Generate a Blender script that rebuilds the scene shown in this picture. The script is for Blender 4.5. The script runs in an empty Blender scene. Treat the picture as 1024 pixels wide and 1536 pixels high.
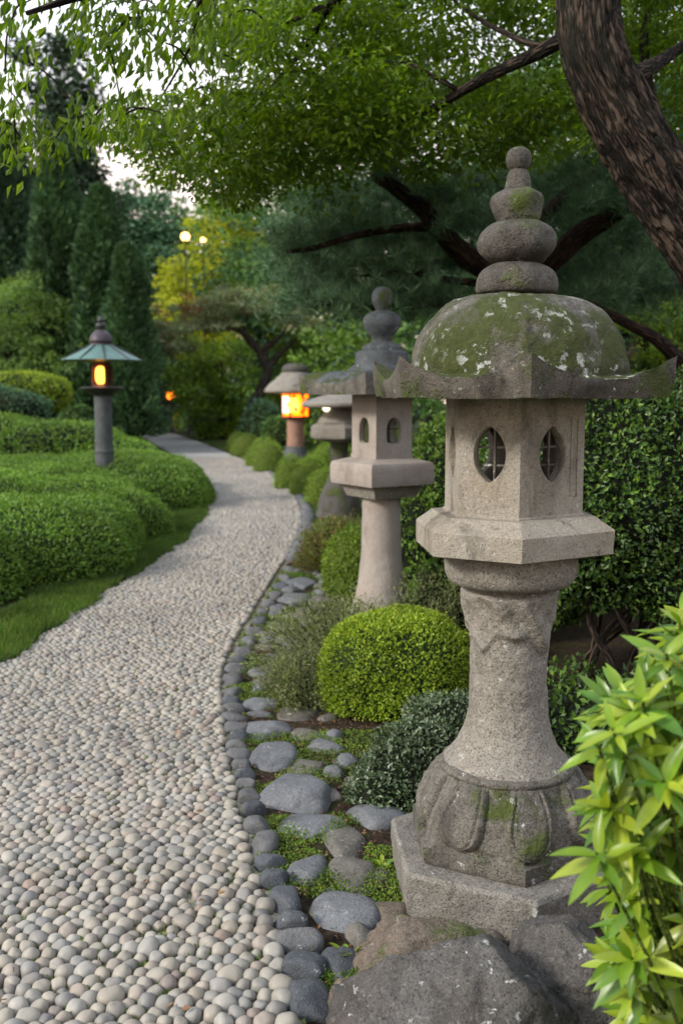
import bpy, bmesh, math, random
import numpy as np
from mathutils import Vector, kdtree

rng = np.random.default_rng(7)
random.seed(7)
scene = bpy.context.scene
COL = scene.collection
R = math.radians

# ---------------------------------------------------------------- camera maths
CAMZ, FPX, PITCH = 1.5, 1493.0, R(6.8)
CP, SP = math.cos(PITCH), math.sin(PITCH)

def P(u, v, Y):
    """world point seen at photo pixel (u, v) at world distance Y"""
    a, b = (u - 512) / FPX, (768 - v) / FPX
    dy, dz = CP + b * SP, -SP + b * CP
    t = Y / dy
    return np.array([a * t, Y, CAMZ + dz * t])

def G(u, v, z=0.0):
    """world point on the plane z seen at photo pixel (u, v)"""
    a, b = (u - 512) / FPX, (768 - v) / FPX
    dy, dz = CP + b * SP, -SP + b * CP
    t = (z - CAMZ) / dz
    return np.array([a * t, dy * t, z])

def ppm(Y, z=0.0):
    return FPX / (Y * CP + (CAMZ - z) * SP)

# ---------------------------------------------------------------- noise
def _hash(ix, iy, iz, s):
    h = (ix * 374761393 + iy * 668265263 + iz * 2147483647 + s * 1274126177) & 0xFFFFFFFF
    h = ((h ^ (h >> 13)) * 1274126177) & 0xFFFFFFFF
    h = (h ^ (h >> 16)) & 0xFFFFFF
    return h / float(0xFFFFFF)

def vnoise(p, s=0):
    p = np.asarray(p, float)
    i = np.floor(p).astype(np.int64); f = p - i; f = f * f * (3 - 2 * f)
    out = 0
    for dx in (0, 1):
        for dy in (0, 1):
            for dz in (0, 1):
                w = (f[:, 0] if dx else 1 - f[:, 0]) * (f[:, 1] if dy else 1 - f[:, 1]) * (f[:, 2] if dz else 1 - f[:, 2])
                out = out + w * _hash(i[:, 0] + dx, i[:, 1] + dy, i[:, 2] + dz, s)
    return out * 2 - 1

def fbm(p, o=4, s=0, g=0.5):
    p = np.asarray(p, float); out = 0; a = 1; t = 0
    for k in range(o):
        out = out + a * vnoise(p * (2 ** k) + 17.3 * k, s + k); t += a; a *= g
    return out / t

def nrm(v):
    return v / np.maximum(np.linalg.norm(v, axis=-1, keepdims=True), 1e-9)

# ---------------------------------------------------------------- mesh container
class Geo:
    def __init__(s):
        s.v, s.l, s.t, s.m, s.sm, s.n, s.uv = [], [], [], [], [], 0, []
    def add(s, V, F, mat=0, smooth=True, uv=None):
        V = np.asarray(V, float).reshape(-1, 3); F = np.asarray(F, np.int64)
        if len(F) == 0: return s
        s.v.append(V); s.l.append((F + s.n).ravel()); s.t.append(np.full(len(F), F.shape[1]))
        s.m.append(np.full(len(F), mat)); s.sm.append(np.full(len(F), smooth)); s.n += len(V)
        s.uv.append(np.zeros((F.size, 2)) if uv is None else uv)
        return s
    def build(s, name, mats, parent=None, sharp=None, loc=None):
        me = bpy.data.meshes.new(name)
        V = np.concatenate(s.v); L = np.concatenate(s.l); T = np.concatenate(s.t)
        me.vertices.add(len(V)); me.loops.add(len(L)); me.polygons.add(len(T))
        me.vertices.foreach_set('co', V.ravel())
        me.loops.foreach_set('vertex_index', L.astype(np.int32))
        st = np.concatenate([[0], np.cumsum(T)[:-1]])
        me.polygons.foreach_set('loop_start', st.astype(np.int32))
        me.polygons.foreach_set('material_index', np.concatenate(s.m).astype(np.int32))
        uvl = me.uv_layers.new(name='UVMap')
        uvl.data.foreach_set('uv', np.concatenate(s.uv).ravel())
        me.update(calc_edges=True)
        me.polygons.foreach_set('use_smooth', np.concatenate(s.sm).astype(bool))
        for m in (mats if isinstance(mats, (list, tuple)) else [mats]): me.materials.append(m)
        if sharp: me.set_sharp_from_angle(angle=R(sharp))
        o = bpy.data.objects.new(name, me); COL.objects.link(o)
        if parent is not None: o.parent = parent
        if loc is not None: o.location = loc
        return o

def tag(o, label, cat, group=None):
    o['label'] = label; o['category'] = cat
    if group: o['group'] = group
    return o

def thing(name, label, cat, loc, group=None):
    o = bpy.data.objects.new(name, None); COL.objects.link(o); o.location = loc
    return tag(o, label, cat, group)

# ---------------------------------------------------------------- shapes
def grid_faces(nu, nv, wrap=True):
    """nv rings of nu verts"""
    i = np.arange(nv - 1)[:, None] * nu; j = np.arange(nu if wrap else nu - 1)[None, :]; k = (j + 1) % nu
    return np.stack([i + j, i + k, i + nu + k, i + nu + j], -1).reshape(-1, 4)

def poly_th(corners, segs):
    """sample angles (radians) hitting every corner; radius factor; nearness to a corner"""
    c = sorted(corners); n = len(c); m = segs // n; th, pr, an = [], [], []
    for i in range(n):
        a, b = c[i], c[(i + 1) % n] + (2 * math.pi if i == n - 1 else 0)
        t = np.arange(m) / m; q = a + (b - a) * t; th.append(q); h = (b - a) / 2
        pr.append(math.cos(h) / np.cos(q - (a + b) / 2)); an.append(np.abs(t - .5) * 2)
    return np.concatenate(th), np.concatenate(pr), np.concatenate(an)

def hexa(f, l, r):
    """six corners: front, left and right angles from -Y, centrally symmetric"""
    q = [R(-90 + x) for x in (f, l, r)]; return tuple(np.mod(np.array(q + [x + math.pi for x in q]), 2 * math.pi).tolist())

def lathe(geo, prof, n=6, segs=120, rot=0.0, centre=(0, 0), disp=None, mat=0, cap=True, corner=0.0):
    """prof: list of (radius, z, polygonness); corner>0 rounds the corners"""
    if isinstance(rot, (list, tuple)): th, pr, an = poly_th(rot, segs); rot = 0.0; segs = len(th)
    else:
        th = np.arange(segs) / segs * 2 * math.pi
        a = np.mod(th, 2 * math.pi / n) - math.pi / n
        pr = math.cos(math.pi / n) / np.cos(a)
    rings = []
    for (r, z, h) in prof:
        rr = r * ((1 - h) + h * pr)
        rings.append(np.stack([rr * np.cos(th + rot), rr * np.sin(th + rot), np.full(segs, z)], -1))
    V = np.array(rings)
    if disp is not None: V = disp(V, th)
    nv = len(prof); V = V.reshape(-1, 3)
    V[:, 0] += centre[0]; V[:, 1] += centre[1]
    F = grid_faces(segs, nv)
    if prof[0][1] > prof[-1][1]: F = F[:, ::-1]
    geo.add(V, F, mat)
    if cap:
        for k, flip in ((0, prof[0][1] < prof[-1][1]), (nv - 1, prof[0][1] > prof[-1][1])):
            ring = V[k * segs:(k + 1) * segs]; c = ring.mean(0)
            i = np.arange(segs); j = (i + 1) % segs
            T = np.stack([i, j, np.full(segs, segs)], -1)
            if flip: T = T[:, ::-1]
            geo.add(np.vstack([ring, c]), T, mat, smooth=False)
    return geo

def densify(pts, step):
    """subdivide a profile so that no step is longer than step; keeps corners"""
    out = [pts[0]]
    for a, b in zip(pts[:-1], pts[1:]):
        d = math.hypot(a[0] - b[0], a[1] - b[1]); k = max(1, int(math.ceil(d / step)))
        for i in range(1, k + 1): out.append(tuple(a[q] + (b[q] - a[q]) * i / k for q in range(3)))
    return out

def smooth_prof(pts, k=6, h=0.0):
    """Catmull-Rom through (r,z)"""
    p = [np.array(q[:2], float) for q in pts]; p = [2 * p[0] - p[1]] + p + [2 * p[-1] - p[-2]]
    out = []
    for i in range(1, len(p) - 2):
        for j in range(k):
            t = j / k
            q = .5 * ((2 * p[i]) + (-p[i - 1] + p[i + 1]) * t + (2 * p[i - 1] - 5 * p[i] + 4 * p[i + 1] - p[i + 2]) * t * t + (-p[i - 1] + 3 * p[i] - 3 * p[i + 1] + p[i + 2]) * t ** 3)
            out.append((max(q[0], 1e-4), q[1], h))
    out.append((max(p[-2][0], 1e-4), p[-2][1], h))
    return out

def rough(amp, scale, seed=0):
    def f(V, th):
        s = V.shape; W = V.reshape(-1, 3); d = W.copy(); d[:, 2] = 0; d = nrm(d)
        W = W + d * (fbm(W * scale + seed * 7.7, 3, seed) * amp)[:, None]
        return W.reshape(s)
    return f

def box(geo, c, s, rotz=0.0, mat=0, bev=0.0):
    x, y, z = [q / 2 for q in s]
    V = np.array([[i, j, k] for k in (-z, z) for j in (-y, y) for i in (-x, x)], float)
    F = np.array([[0, 2, 3, 1], [4, 5, 7, 6], [0, 1, 5, 4], [2, 6, 7, 3], [0, 4, 6, 2], [1, 3, 7, 5]])
    cr, sr = math.cos(rotz), math.sin(rotz)
    V = V @ np.array([[cr, sr, 0], [-sr, cr, 0], [0, 0, 1]]) + np.array(c)
    geo.add(V, F, mat, smooth=False)

def cr_path(pts, k=8):
    p = np.array(pts, float); p = np.vstack([2 * p[0] - p[1], p, 2 * p[-1] - p[-2]]); out = []
    for i in range(1, len(p) - 2):
        for j in range(k):
            t = j / k
            out.append(.5 * ((2 * p[i]) + (-p[i - 1] + p[i + 1]) * t + (2 * p[i - 1] - 5 * p[i] + 4 * p[i + 1] - p[i + 2]) * t * t + (-p[i - 1] + 3 * p[i] - 3 * p[i + 1] + p[i + 2]) * t ** 3))
    out.append(p[-2]); return np.array(out)

def tube(geo, pts, rad, segs=10, k=8, amp=0.0, fr=6.0, mat=0, seed=0):
    """pts: list of xyz, rad: radius at each"""
    q = np.hstack([np.array(pts, float), np.array(rad, float)[:, None]])
    q = cr_path(q, k) if k > 1 else q
    c, r = q[:, :3], np.maximum(q[:, 3], 1e-4)
    T = nrm(np.gradient(c, axis=0)); n0 = np.array([0.3, -1, 0.2]); N = []
    for t in T:
        n0 = n0 - t * np.dot(n0, t); n0 = n0 / max(np.linalg.norm(n0), 1e-9); N.append(n0)
    N = np.array(N); B = np.cross(T, N)
    th = np.arange(segs) / segs * 2 * math.pi
    ln = np.concatenate([[0], np.cumsum(np.linalg.norm(np.diff(c, axis=0), axis=1))])
    rr = np.repeat(r[:, None], segs, 1)
    if amp:
        mr = r.mean()
        Q = np.stack([np.cos(th)[None, :] * mr * fr * 3 + ln[:, None] * 0, np.sin(th)[None, :] * mr * fr * 3 + ln[:, None] * 0, np.repeat(ln[:, None] * fr * .45, segs, 1)], -1).reshape(-1, 3)
        nz = fbm(Q, 4, seed); rid = 1 - 2 * np.abs(fbm(Q * 1.7 + 5, 3, seed + 9))
        rr = rr + (nz * .6 + rid * .6).reshape(rr.shape) * amp
    V = c[:, None, :] + rr[:, :, None] * (np.cos(th)[None, :, None] * N[:, None, :] + np.sin(th)[None, :, None] * B[:, None, :])
    F = grid_faces(segs, len(c))
    u = np.arange(segs + 1) / segs * 2 * math.pi * r.mean()
    i = np.repeat(np.arange(len(c) - 1), segs); j = np.tile(np.arange(segs), len(c) - 1)
    uv = np.stack([np.stack([u[j], ln[i]], -1), np.stack([u[j + 1], ln[i]], -1), np.stack([u[j + 1], ln[i + 1]], -1), np.stack([u[j], ln[i + 1]], -1)], 1).reshape(-1, 2)
    geo.add(V.reshape(-1, 3), F, mat, True, uv)
    return c

_ico = {}
def ico(sub):
    if sub not in _ico:
        bm = bmesh.new(); bmesh.ops.create_icosphere(bm, subdivisions=sub, radius=1)
        V = np.array([v.co[:] for v in bm.verts]); F = np.array([[v.index for v in f.verts] for f in bm.faces]); bm.free()
        _ico[sub] = (V, F)
    return _ico[sub]

def sup(q, p):
    t = (np.abs(q) ** p).sum(1) ** (-1 / p)
    return q * t[:, None]

def rotz(V, a):
    c, s = math.cos(a), math.sin(a)
    W = V.copy(); W[:, 0] = V[:, 0] * c - V[:, 1] * s; W[:, 1] = V[:, 0] * s + V[:, 1] * c
    return W

def rock_arrays(dims, seed, sub=4, p=2.5, amp=.12, cuts=5, yaw=0.0, fine=.02):
    V, F = ico(sub); V = sup(V, p); r = np.random.default_rng(seed)
    V = V * (1 + amp * fbm(V * 1.1 + seed * 3.1, 3, seed))[:, None]
    for _ in range(cuts):
        n = nrm(r.normal(size=3)); n[2] = abs(n[2]) * .8; n = nrm(n); d = V @ n; h = r.uniform(.72, .95)
        over = np.maximum(d - h, 0); V = V - n[None, :] * (over * .85)[:, None]
    V = V * (1 + fine * fbm(V * 5 + seed, 4, seed + 3, .6))[:, None]
    V = V * np.array(dims)[None, :] / 2
    return rotz(V, yaw), F

# ---------------------------------------------------------------- leaves
def add_leaves(geo, C, D, N, L, W, mat=0, fold=.18, bend=.12):
    n = len(C); D = nrm(D); S = nrm(np.cross(D, N)); N2 = np.cross(S, D)
    L = np.broadcast_to(L, (n,))[:, None]; W = np.broadcast_to(W, (n,))[:, None]
    V = np.empty((n, 4, 3))
    V[:, 0] = C; V[:, 1] = C + D * L * .42 + S * W * .5 + N2 * W * fold
    V[:, 2] = C + D * L - N2 * L * bend; V[:, 3] = C + D * L * .42 - S * W * .5 + N2 * W * fold
    b = np.arange(n)[:, None] * 4
    F = np.concatenate([b + np.array([[0, 1, 2]]), b + np.array([[0, 2, 3]])], 1).reshape(-1, 3)
    geo.add(V.reshape(-1, 3), F, mat, False)

class Blob:
    def __init__(s, c, a, p=2.3, yaw=0.0):
        s.c, s.a, s.p, s.yaw = np.array(c, float), np.array(a, float), p, yaw
    def area(s):
        a, b, c = s.a; k = 1.6075
        return 4 * math.pi * (((a * b) ** k + (a * c) ** k + (b * c) ** k) / 3) ** (1 / k)
    def local(s, X): return rotz(X - s.c, -s.yaw) / s.a
    def F(s, X): return (np.abs(s.local(X)) ** s.p).sum(1) ** (1 / s.p)
    def sample(s, n, r):
        q = nrm(r.normal(size=(int(n), 3))); q = sup(q, s.p)
        g = np.sign(q) * np.abs(q) ** (s.p - 1) / s.a
        return rotz(q * s.a, s.yaw) + s.c, rotz(nrm(g), s.yaw)

def clipped(name, blobs, mats, dens, L, W, seed, parent=None, lump=.05, lumpf=2.2, depth=.04, zmin=.01, hull=.93, spread=.9, up=.5, fine=0.02, hullz=0.0, gapk=1.0):
    """a clipped shrub: leaves standing on the surface of merged rounded masses, darker twiggy body inside"""
    r = np.random.default_rng(seed); g = Geo(); CC, NN = [], []
    for k, b in enumerate(blobs):
        C, N = b.sample(dens * b.area(), r)
        keep = C[:, 2] > zmin
        for j, o in enumerate(blobs):
            if j != k: keep &= o.F(C) > .97
        CC.append(C[keep]); NN.append(N[keep])
    C = np.vstack(CC); N = np.vstack(NN)
    d = lump * fbm(C * lumpf + seed, 3, seed) + fine * vnoise(C * 14 + seed, seed + 5)
    gap = vnoise(C * 6.5 + 3, seed + 8)
    keep = r.random(len(C)) < np.clip(1.15 + gap * gapk, .35, 1)
    C, N, d = C[keep], N[keep], d[keep]; n = len(C)
    C = C + N * (d - r.random(n) ** 1.6 * depth + (r.random(n) < .03) * r.random(n) * L * 1.6)[:, None]
    D = N * .8 + r.normal(size=(n, 3)) * spread * .6 + np.array([0, 0, up * .6])
    Nn = N + r.normal(size=(n, 3)) * .7 + np.array([0, 0, .5])
    s = r.uniform(.65, 1.25, n)
    add_leaves(g, C, D, Nn, L * s, W * s, 0)
    for b in blobs:
        V, F = ico(4); V = sup(V, b.p); V = rotz(V * b.a * hull, b.yaw) + b.c
        V = V + nrm(V - b.c) * (lump * fbm(V * lumpf + seed, 3, seed))[:, None]
        V[:, 2] = np.maximum(V[:, 2], hullz); g.add(V, F, 1)
    return g.build(name, mats, parent)

def leafy_crown(geo, clumps, n_per, L, W, r, droop=.3, flat=.45, mat=0, jit=1.0):
    """clumps: (centre, radius). Leaves fill flattened clumps, denser at their outside"""
    for c, rad in clumps:
        n = int(n_per)
        q = nrm(r.normal(size=(n, 3))) * (r.random(n)[:, None] ** .45); q[:, 2] *= flat
        C = np.array(c) + q * rad
        D = nrm(q + 1e-3) * np.array([1, 1, .4]) + r.normal(size=(n, 3)) * .5 * jit - np.array([0, 0, droop])
        N = np.array([0, 0, 1.]) + r.normal(size=(n, 3)) * .55 * jit
        s = r.uniform(.6, 1.25, n); add_leaves(geo, C, D, N, L * s, W * s, mat)

# ---------------------------------------------------------------- materials
class NT:
    def __init__(s, name):
        s.m = bpy.data.materials.new(name); s.m.use_nodes = True; s.t = s.m.node_tree; s.t.nodes.clear()
        s.out = s.n('ShaderNodeOutputMaterial')
    def n(s, t, **k):
        o = s.t.nodes.new(t)
        for a, b in k.items():
            if isinstance(a, str) and hasattr(o, a): setattr(o, a, b)
        return o
    def l(s, a, b): s.t.links.new(a, b)
    def put(s, sock, v):
        if isinstance(v, (int, float, tuple, list)): sock.default_value = v if not isinstance(v, (tuple, list)) or len(v) != 3 or sock.type != 'RGBA' else (*v, 1)
        else: s.l(v, sock)
    def coord(s, kind='Object', scale=None):
        tc = s.n('ShaderNodeTexCoord'); o = tc.outputs[kind]
        if scale is not None:
            mp = s.n('ShaderNodeMapping'); mp.inputs['Scale'].default_value = scale; s.l(o, mp.inputs['Vector']); o = mp.outputs[0]
        return o
    def world(s, scale=None):
        g = s.n('ShaderNodeNewGeometry'); o = g.outputs['Position']
        if scale is not None:
            mp = s.n('ShaderNodeMapping'); mp.inputs['Scale'].default_value = scale; s.l(o, mp.inputs['Vector']); o = mp.outputs[0]
        return o
    def noise(s, vec, scale, detail=4, rough=.5, dist=0):
        o = s.n('ShaderNodeTexNoise'); o.inputs['Scale'].default_value = scale; o.inputs['Detail'].default_value = detail
        o.inputs['Roughness'].default_value = rough; o.inputs['Distortion'].default_value = dist; s.l(vec, o.inputs['Vector']); return o.outputs['Fac']
    def voro(s, vec, scale, feature='F1', out='Distance'):
        o = s.n('ShaderNodeTexVoronoi'); o.feature = feature; o.inputs['Scale'].default_value = scale; s.l(vec, o.inputs['Vector']); return o.outputs[out]
    def ramp(s, fac, stops, interp='LINEAR'):
        o = s.n('ShaderNodeValToRGB'); o.color_ramp.interpolation = interp; e = o.color_ramp.elements
        while len(e) < len(stops): e.new(.5)
        for q, (p, c) in zip(e, stops):
            q.position = p; q.color = (c, c, c, 1) if isinstance(c, (int, float)) else (*c, 1)
        s.l(fac, o.inputs[0]); return o.outputs[0]
    def mix(s, fac, a, b, mode='MIX'):
        o = s.n('ShaderNodeMix', data_type='RGBA', blend_type=mode)
        s.put(o.inputs[0], fac); s.put(o.inputs[6], a); s.put(o.inputs[7], b); return o.outputs[2]
    def math(s, op, a, b=0.0, clamp=False):
        o = s.n('ShaderNodeMath', operation=op, use_clamp=clamp); s.put(o.inputs[0], a); s.put(o.inputs[1], b); return o.outputs[0]
    def bump(s, h, strength=.5, dist=.01, prev=None):
        o = s.n('ShaderNodeBump'); o.inputs['Strength'].default_value = strength; o.inputs['Distance'].default_value = dist
        s.l(h, o.inputs['Height'])
        if prev is not None: s.l(prev, o.inputs['Normal'])
        return o.outputs[0]
    def pbr(s, col, rough=.8, spec=.3, normal=None, **k):
        o = s.n('ShaderNodeBsdfPrincipled'); s.put(o.inputs['Base Color'], col); s.put(o.inputs['Roughness'], rough)
        s.put(o.inputs['Specular IOR Level'], spec)
        for a, b in k.items(): s.put(o.inputs[a], b)
        if normal is not None: s.l(normal, o.inputs['Normal'])
        return o.outputs[0]
    def done(s, sh): s.l(sh, s.out.inputs['Surface']); return s.m

LB_ = 1.35
def leaf_mat(name, cols, transl=.3, rough=.5, spec=.35, varscale=1.2, tint=(1, 1, 1)):
    m = NT(name); g = m.n('ShaderNodeNewGeometry')
    n = len(cols); c = m.ramp(g.outputs['Random Per Island'], [(i / max(1, n - 1), q) for i, q in enumerate(cols)])
    big = m.ramp(m.noise(m.world(), varscale, 3), [(.3, .62), (.7, 1.3)])
    c = m.mix(1.0, c, big, 'MULTIPLY')
    c = m.mix(1.0, c, (LB_, LB_, LB_), 'MULTIPLY')
    sh = m.pbr(c, rough, spec)
    tr = m.n('ShaderNodeBsdfTranslucent'); m.l(m.mix(1.0, c, (1.5, 1.45, .55), 'MULTIPLY'), tr.inputs[0])
    mx = m.n('ShaderNodeMixShader'); mx.inputs[0].default_value = transl; m.l(sh, mx.inputs[1]); m.l(tr.outputs[0], mx.inputs[2])
    return m.done(mx.outputs[0])

def twig_mat(name, col=(.02, .022, .012)):
    m = NT(name); w = m.world()
    c = m.mix(m.noise(w, 30, 4), tuple(q * .5 for q in col), tuple(q * 1.5 for q in col))
    return m.done(m.pbr(c, .95, .05, m.bump(m.noise(w, 60, 3), 1, .03)))

SB_ = .74
def stone_mat(name, base, dark, moss=0.0, lichen=0.0, speck=.6, grain=260.0, stain=.5, mosscol=((.028, .045, .008), (.09, .115, .018)), warm=None, wet=.75, obj=True, bumpd=.004, mosslow=.3):
    """granite: mineral grain, weather stains, moss on upward faces, pale lichen flecks"""
    base = tuple(q * SB_ for q in base); dark = tuple(q * SB_ * .8 for q in dark); warm = tuple(q * SB_ for q in warm) if warm else None
    m = NT(name); v = m.coord('Object') if obj else m.world()
    gr = m.noise(v, grain, 2, .7); gr2 = m.noise(v, grain * .38, 3, .6)
    c = m.mix(m.ramp(m.noise(v, 5.5, 5, .6), [(.35, 0.), (.68, 1.)]), base, warm or tuple(q * .60 for q in base))
    c = m.mix(m.math('MULTIPLY', m.ramp(gr, [(.36, 1.), (.5, 0.)]), speck), c, dark)
    c = m.mix(m.math('MULTIPLY', m.ramp(gr2, [(.56, 0.), (.7, 1.)]), speck * .7), c, tuple(min(1, q * 1.55) for q in base))
    st = m.noise(m.coord('Object', (1, 1, .35)), 7.5, 6, .65, .6)
    c = m.mix(m.math('MULTIPLY', m.ramp(st, [(.5, 0.), (.68, 1.)]), stain), c, tuple(q * .32 for q in dark))
    pit = m.noise(v, 42, 5, .75)
    c = m.mix(m.math('MULTIPLY', m.ramp(pit, [(.58, 0.), (.66, 1.)]), stain * .8), c, tuple(q * .5 for q in dark))
    geo = m.n('ShaderNodeNewGeometry'); sep = m.n('ShaderNodeSeparateXYZ'); m.l(geo.outputs['Normal'], sep.inputs[0])
    if moss > 0:
        mn = m.noise(v, 6, 6, .65)
        k = m.math('ADD', m.math('MULTIPLY', sep.outputs[2], 1 - mosslow), mosslow)
        f = m.ramp(m.math('ADD', m.math('MULTIPLY', mn, 1.15), m.math('MULTIPLY', k, moss * .35)), [(.62, 0.), (.76, 1.)])
        mc = m.mix(m.noise(v, 70, 4), mosscol[0], mosscol[1])
        c = m.mix(f, c, mc); mossh = m.math('MULTIPLY', f, m.math('ADD', m.noise(v, 130, 4, .7), .6))
    if lichen > 0:
        lf = m.ramp(m.noise(v, 26, 6, .72), [(.66 - lichen * .1, 0.), (.70 - lichen * .1, 1.)])
        lf = m.math('MULTIPLY', lf, m.ramp(m.noise(v, 5, 2), [(.4, 0.), (.6, 1.)]))
        c = m.mix(m.math('MULTIPLY', lf, .85), c, (.50, .52, .50))
    b = m.bump(m.noise(v, 18, 6, .7), .7, .014)
    if moss > 0: b = m.bump(mossh, .8, .009, b)
    b = m.bump(m.noise(v, 95, 4, .75), .6, .005, b)
    b = m.bump(gr, .7, bumpd, b)
    return m.done(m.pbr(c, wet, .3, b))

def bark_mat(name, a, b, sc=(14, 3.2, 1)):
    m = NT(name); v = m.coord('UV', sc)
    n1 = m.noise(v, 1.6, 6, .65, .8); n2 = m.voro(v, 1.3)
    vv = m.coord('UV', (sc[0] * 1.9, sc[1] * 1.3, 1)); ds = m.n('ShaderNodeVectorMath', operation='ADD'); nn = m.n('ShaderNodeTexNoise'); nn.inputs['Scale'].default_value = 1.5; m.l(vv, nn.inputs['Vector'])
    m.l(vv, ds.inputs[0]); sc2 = m.n('ShaderNodeVectorMath', operation='SCALE'); sc2.inputs[3].default_value = 2.6; m.l(nn.outputs['Color'], sc2.inputs[0]); m.l(sc2.outputs[0], ds.inputs[1]); ck = m.ramp(m.voro(ds.outputs[0], 1.0, 'DISTANCE_TO_EDGE'), [(0.0, 0.), (.30, 1.)])
    h = m.math('ADD', m.math('MULTIPLY', m.math('ADD', n1, m.math('MULTIPLY', n2, .5)), .6), m.math('MULTIPLY', ck, .55))
    c = m.mix(m.ramp(h, [(.55, 0.), (1.0, 1.)]), a, b)
    c = m.mix(m.math('MULTIPLY', m.ramp(m.noise(v, .5, 3), [(.55, 0.), (.75, 1.)]), .3), c, (.045, .048, .03))
    return m.done(m.pbr(c, .92, .15, m.bump(h, 1.0, .022)))

def emit_mat(name, col, strength):
    m = NT(name); e = m.n('ShaderNodeEmission')
    v = m.coord('Object'); c = m.mix(m.ramp(m.noise(v, 9, 3), [(.35, 0.), (.65, 1.)]), col, tuple(min(1, q * 1.0 + .07 * (i == 1)) for i, q in enumerate(col)))
    m.l(c, e.inputs[0]); e.inputs[1].default_value = strength
    return m.done(e.outputs[0])

M = {}
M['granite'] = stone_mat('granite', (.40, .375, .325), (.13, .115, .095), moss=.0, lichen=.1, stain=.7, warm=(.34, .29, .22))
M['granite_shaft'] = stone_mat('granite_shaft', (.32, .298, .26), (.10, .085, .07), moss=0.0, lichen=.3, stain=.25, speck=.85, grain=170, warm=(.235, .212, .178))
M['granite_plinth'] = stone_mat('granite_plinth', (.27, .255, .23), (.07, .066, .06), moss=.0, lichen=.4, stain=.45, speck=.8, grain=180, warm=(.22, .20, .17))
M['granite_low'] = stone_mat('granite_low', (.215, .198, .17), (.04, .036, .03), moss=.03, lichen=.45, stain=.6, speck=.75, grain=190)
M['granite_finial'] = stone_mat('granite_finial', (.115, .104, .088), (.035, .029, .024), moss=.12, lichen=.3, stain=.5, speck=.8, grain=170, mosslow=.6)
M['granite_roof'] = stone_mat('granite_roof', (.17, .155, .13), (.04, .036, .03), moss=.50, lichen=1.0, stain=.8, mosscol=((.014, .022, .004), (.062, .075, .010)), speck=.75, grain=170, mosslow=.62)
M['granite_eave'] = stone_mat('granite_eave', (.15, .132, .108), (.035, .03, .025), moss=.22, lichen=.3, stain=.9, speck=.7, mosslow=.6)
M['pale_stone'] = stone_mat('pale_stone', (.42, .38, .34), (.2, .19, .18), moss=.0, lichen=.1, stain=.3, speck=.35, warm=(.36, .30, .26))
M['blue_stone'] = stone_mat('blue_stone', (.15, .17, .19), (.03, .035, .04), moss=.1, lichen=.5, stain=.5)
M['glow_pink_stone'] = stone_mat('glow_pink_stone', (.46, .27, .19), (.25, .17, .13), stain=.15, speck=.2)  # pink glow of the lamp above is put into the pillar's colour
M['dark_stone'] = stone_mat('dark_stone', (.12, .11, .10), (.04, .038, .035), moss=.15, stain=.5)
M['grey_column'] = stone_mat('grey_column', (.12, .135, .14), (.05, .055, .06), stain=.35, speck=.3)
M['boulder'] = stone_mat('boulder', (.125, .12, .115), (.03, .03, .031), moss=.0, lichen=.5, stain=.6, speck=.9, grain=210, warm=(.075, .064, .055), obj=False, wet=.6)
M['boulder_brown'] = stone_mat('boulder_brown', (.17, .14, .11), (.05, .042, .035), moss=.05, lichen=.3, stain=.5, speck=.8, grain=200, warm=(.16, .12, .09), obj=False, wet=.65)
M['kerb_dark'] = stone_mat('kerb_dark', (.10, .11, .125), (.03, .034, .04), lichen=.4, stain=.3, speck=.6, grain=230, obj=False, wet=.55)
M['kerb_grey'] = stone_mat('kerb_grey', (.17, .17, .175), (.06, .06, .063), lichen=.3, stain=.3, speck=.5, grain=230, obj=False, wet=.6)
M['field_grey'] = stone_mat('field_grey', (.21, .22, .235), (.07, .07, .077), moss=.0, lichen=.35, stain=.5, speck=.6, grain=220, obj=False, wet=.6)
M['field_brown'] = stone_mat('field_brown', (.20, .185, .16), (.065, .06, .055), moss=.0, lichen=.3, stain=.5, speck=.6, grain=220, obj=False, wet=.65)

def pebble_mat():
    m = NT('pebble'); g = m.n('ShaderNodeNewGeometry'); oi = m.n('ShaderNodeObjectInfo')
    r = m.math('FRACT', m.math('ADD', g.outputs['Random Per Island'], oi.outputs['Random']))
    c = m.ramp(r, [(0, (.40, .36, .29)), (.15, (.47, .42, .34)), (.3, (.33, .32, .29)), (.45, (.52, .46, .37)), (.55, (.40, .33, .27)), (.7, (.50, .47, .41)), (.82, (.29, .28, .265)), (.9, (.42, .36, .28)), (.955, (.21, .20, .20)), (1, (.38, .27, .21))])
    w = m.world()
    c = m.mix(m.math('MULTIPLY', m.noise(w, 90, 4, .6), .4), c, (.20, .19, .165))
    c = m.mix(1.0, c, (.64, .645, .655), 'MULTIPLY')
    c = m.mix(1.0, c, m.ramp(m.noise(w, 1.1, 3), [(.3, .82), (.7, 1.12)]), 'MULTIPLY')
    return m.done(m.pbr(c, .55, .35, m.bump(m.noise(w, 220, 3), .25, .003)))
M['pebble'] = pebble_mat()

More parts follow.
